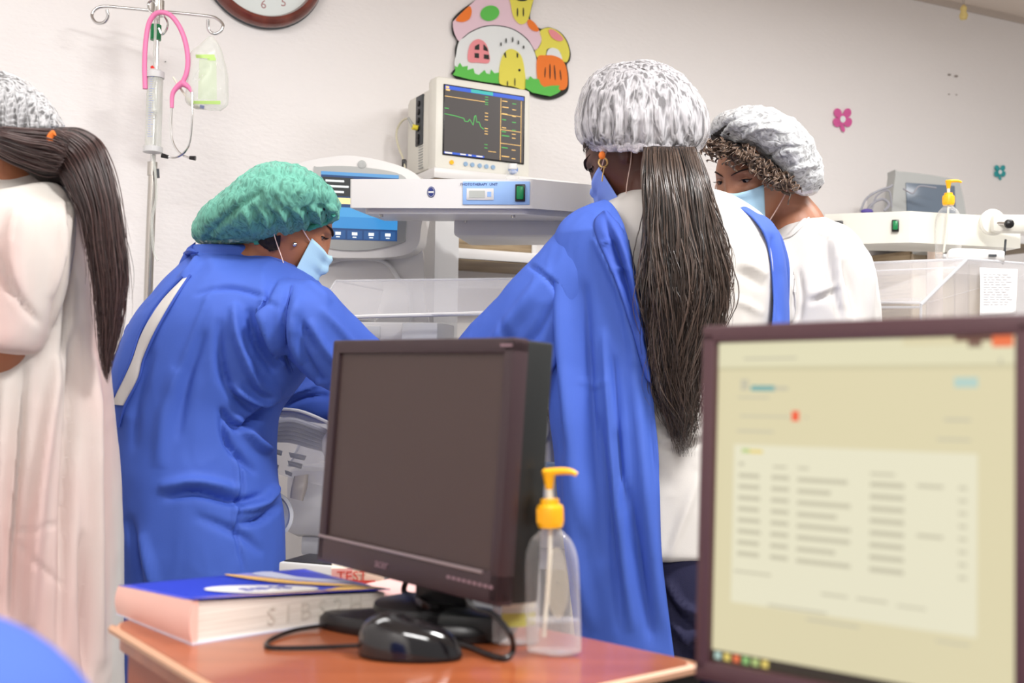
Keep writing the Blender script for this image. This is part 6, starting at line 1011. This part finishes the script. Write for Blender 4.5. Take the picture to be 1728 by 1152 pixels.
b = MB(); loft(b, S1, 110, 120, expo=2.25); b.rings(ringset([(-40, 330, 96, 312, 1.82, .07), (-52, 370, 118, 362, 1.79, .08), (-60, 440, 112, 436, 1.77, .08), (-66, 510, 92, 512, 1.76, .08), (-70, 570, 66, 574, 1.75, .08), (-70, 575, 54, 594, 1.75, .078)], 50, 70, expo=2.2)); g1 = remeshed(b, .0062, 4)
sculpt(g1, [([(112, 330), (108, 420), (92, 500), (80, 560)], 4, -.010), ([(100, 340), (98, 420), (80, 500)], 8, .006), ([(30, 350), (22, 430), (30, 520)], 12, .008), ([(0, 430), (20, 490), (60, 545)], 8, -.007), ([(135, 345), (142, 380), (148, 420)], 5, .006), ([(128, 350), (120, 440), (112, 560), (102, 640)], 7, -.007), ([(100, 600), (80, 720), (60, 900), (50, 1060)], 14, .014), ([(125, 560), (120, 700), (110, 860), (100, 1100)], 10, -.012), ([(150, 600), (152, 740), (158, 900), (166, 1120)], 12, .012), ([(40, 620), (30, 760), (18, 900), (12, 1050)], 10, -.012), ([(10, 640), (5, 800), (0, 1000)], 12, .010), ([(138, 900), (140, 1020), (144, 1150)], 8, -.010), ([(10, 900), (60, 892), (110, 880)], 3, -.003), ([(30, 915), (60, 950), (110, 990)], 4, -.003)], [(.009, (8, 8, 2.2), 61), (.0014, (28, 28, 16), 3)])
g1o = obj('gown', g1, M['whitepink'], w1, ang=0); shoes(w1, (fL, fR), (-.9, .3, 0)); bv1 = caster(g1)
b = MB(); b.tube([hit(bv1, x, y, .002, 1.7) for x, y in ((96, 306), (122, 328), (143, 350), (151, 372), (150, 400), (158, 450), (166, 520))], .0022, 6); obj('back_seam', b, M['white'], g1o)
CP1 = [(-40, 120, 5, 121, d, .02), (-90, 136, 34, 136, d, .075), (-112, 160, 60, 158, d, .105), (-120, 186, 82, 184, d, .115), (-122, 208, 97, 206, d, .115), (-116, 222, 100, 214, d, .11), (-100, 238, 78, 228, d, .10)]
b = MB(); loft(b, CP1, 50, 50, scale=.92); obj('hair', b, M['hairbase'], w1, ang=0)
b = MB(); loft(b, CP1, 130, 150); sculpt(b, [([(-20+i*9, 232-i*1.2), (-22+i*9, 190), (-20+i*8, 150)], 2.6, .004 if i % 2 else -.003) for i in range(13)], [(.003, (60, 60, 14), 5)]); c1o = obj('surgical_cap', b, M['capW1'], w1, ang=0)
b = MB(); rr = ringset([(-108, 234, 88, 222, d, .105)]*2, 2, 120)[0]; rr = rr+np.stack([np.zeros(120), np.zeros(120), .003*np.sin(np.arange(120)*1.3)], -1); b.tube(np.vstack([rr, rr[:2]]), .005, 8, n=480); obj('elastic_frill', b, M['elastic'], c1o, ang=0)
n1 = [(-10, 234, 92, 222, 1.83, .05), (10, 262, 104, 252, 1.83, .05), (50, 295, 130, 288, 1.83, .04), (84, 318, 150, 310, 1.84, .02)]
b = MB(); loft(b, n1, 30, 40, scale=.9); obj('nape_mass', b, M['hairbase'], w1, ang=0); b = strands([(-10, 262, 0, 214, 1.81, .05), (30, 282, 60, 216, 1.80, .055), (70, 298, 100, 220, 1.80, .05), (100, 300, 124, 236, 1.80, .05)], 420, .0012, 14, 5, .002, 3, l0=.9); obj('nape_hair', b, M['hair1'], w1, ang=0)
h1 = [(72, 232, 98, 216, 1.84, .03), (84, 262, 135, 218, 1.83, .045), (100, 290, 166, 238, 1.82, .05), (120, 322, 184, 280, 1.82, .05), (140, 365, 196, 335, 1.82, .045), (152, 410, 204, 400, 1.82, .04), (160, 460, 209, 458, 1.82, .036), (165, 510, 207, 510, 1.82, .03), (170, 560, 200, 560, 1.82, .022), (173, 610, 186, 615, 1.82, .010), (176, 640, 180, 650, 1.82, .004)]
b = MB(); loft(b, [(r[0]+4, r[1], r[2]-5, r[3], r[4], r[5]*.85) for r in h1[:-4]], 50, 44); sculpt(b, [], [(.003, (60, 60, 10), 5)]); obj('ponytail_mass', b, M['hairbase'], w1, ang=0)
b = strands(h1, 1200, .0008, 36, 13, .004, 4., 2.2, .5, 1.0, out=1.05); obj('ponytail', b, M['hair1'], w1, ang=0)
b = MB(); b.tube([P(x, y, 1.77) for x, y in ((84, 240), (84, 232), (88, 226), (92, 224))], .005, 8); obj('hair_tie', b, M['orange'], w1)
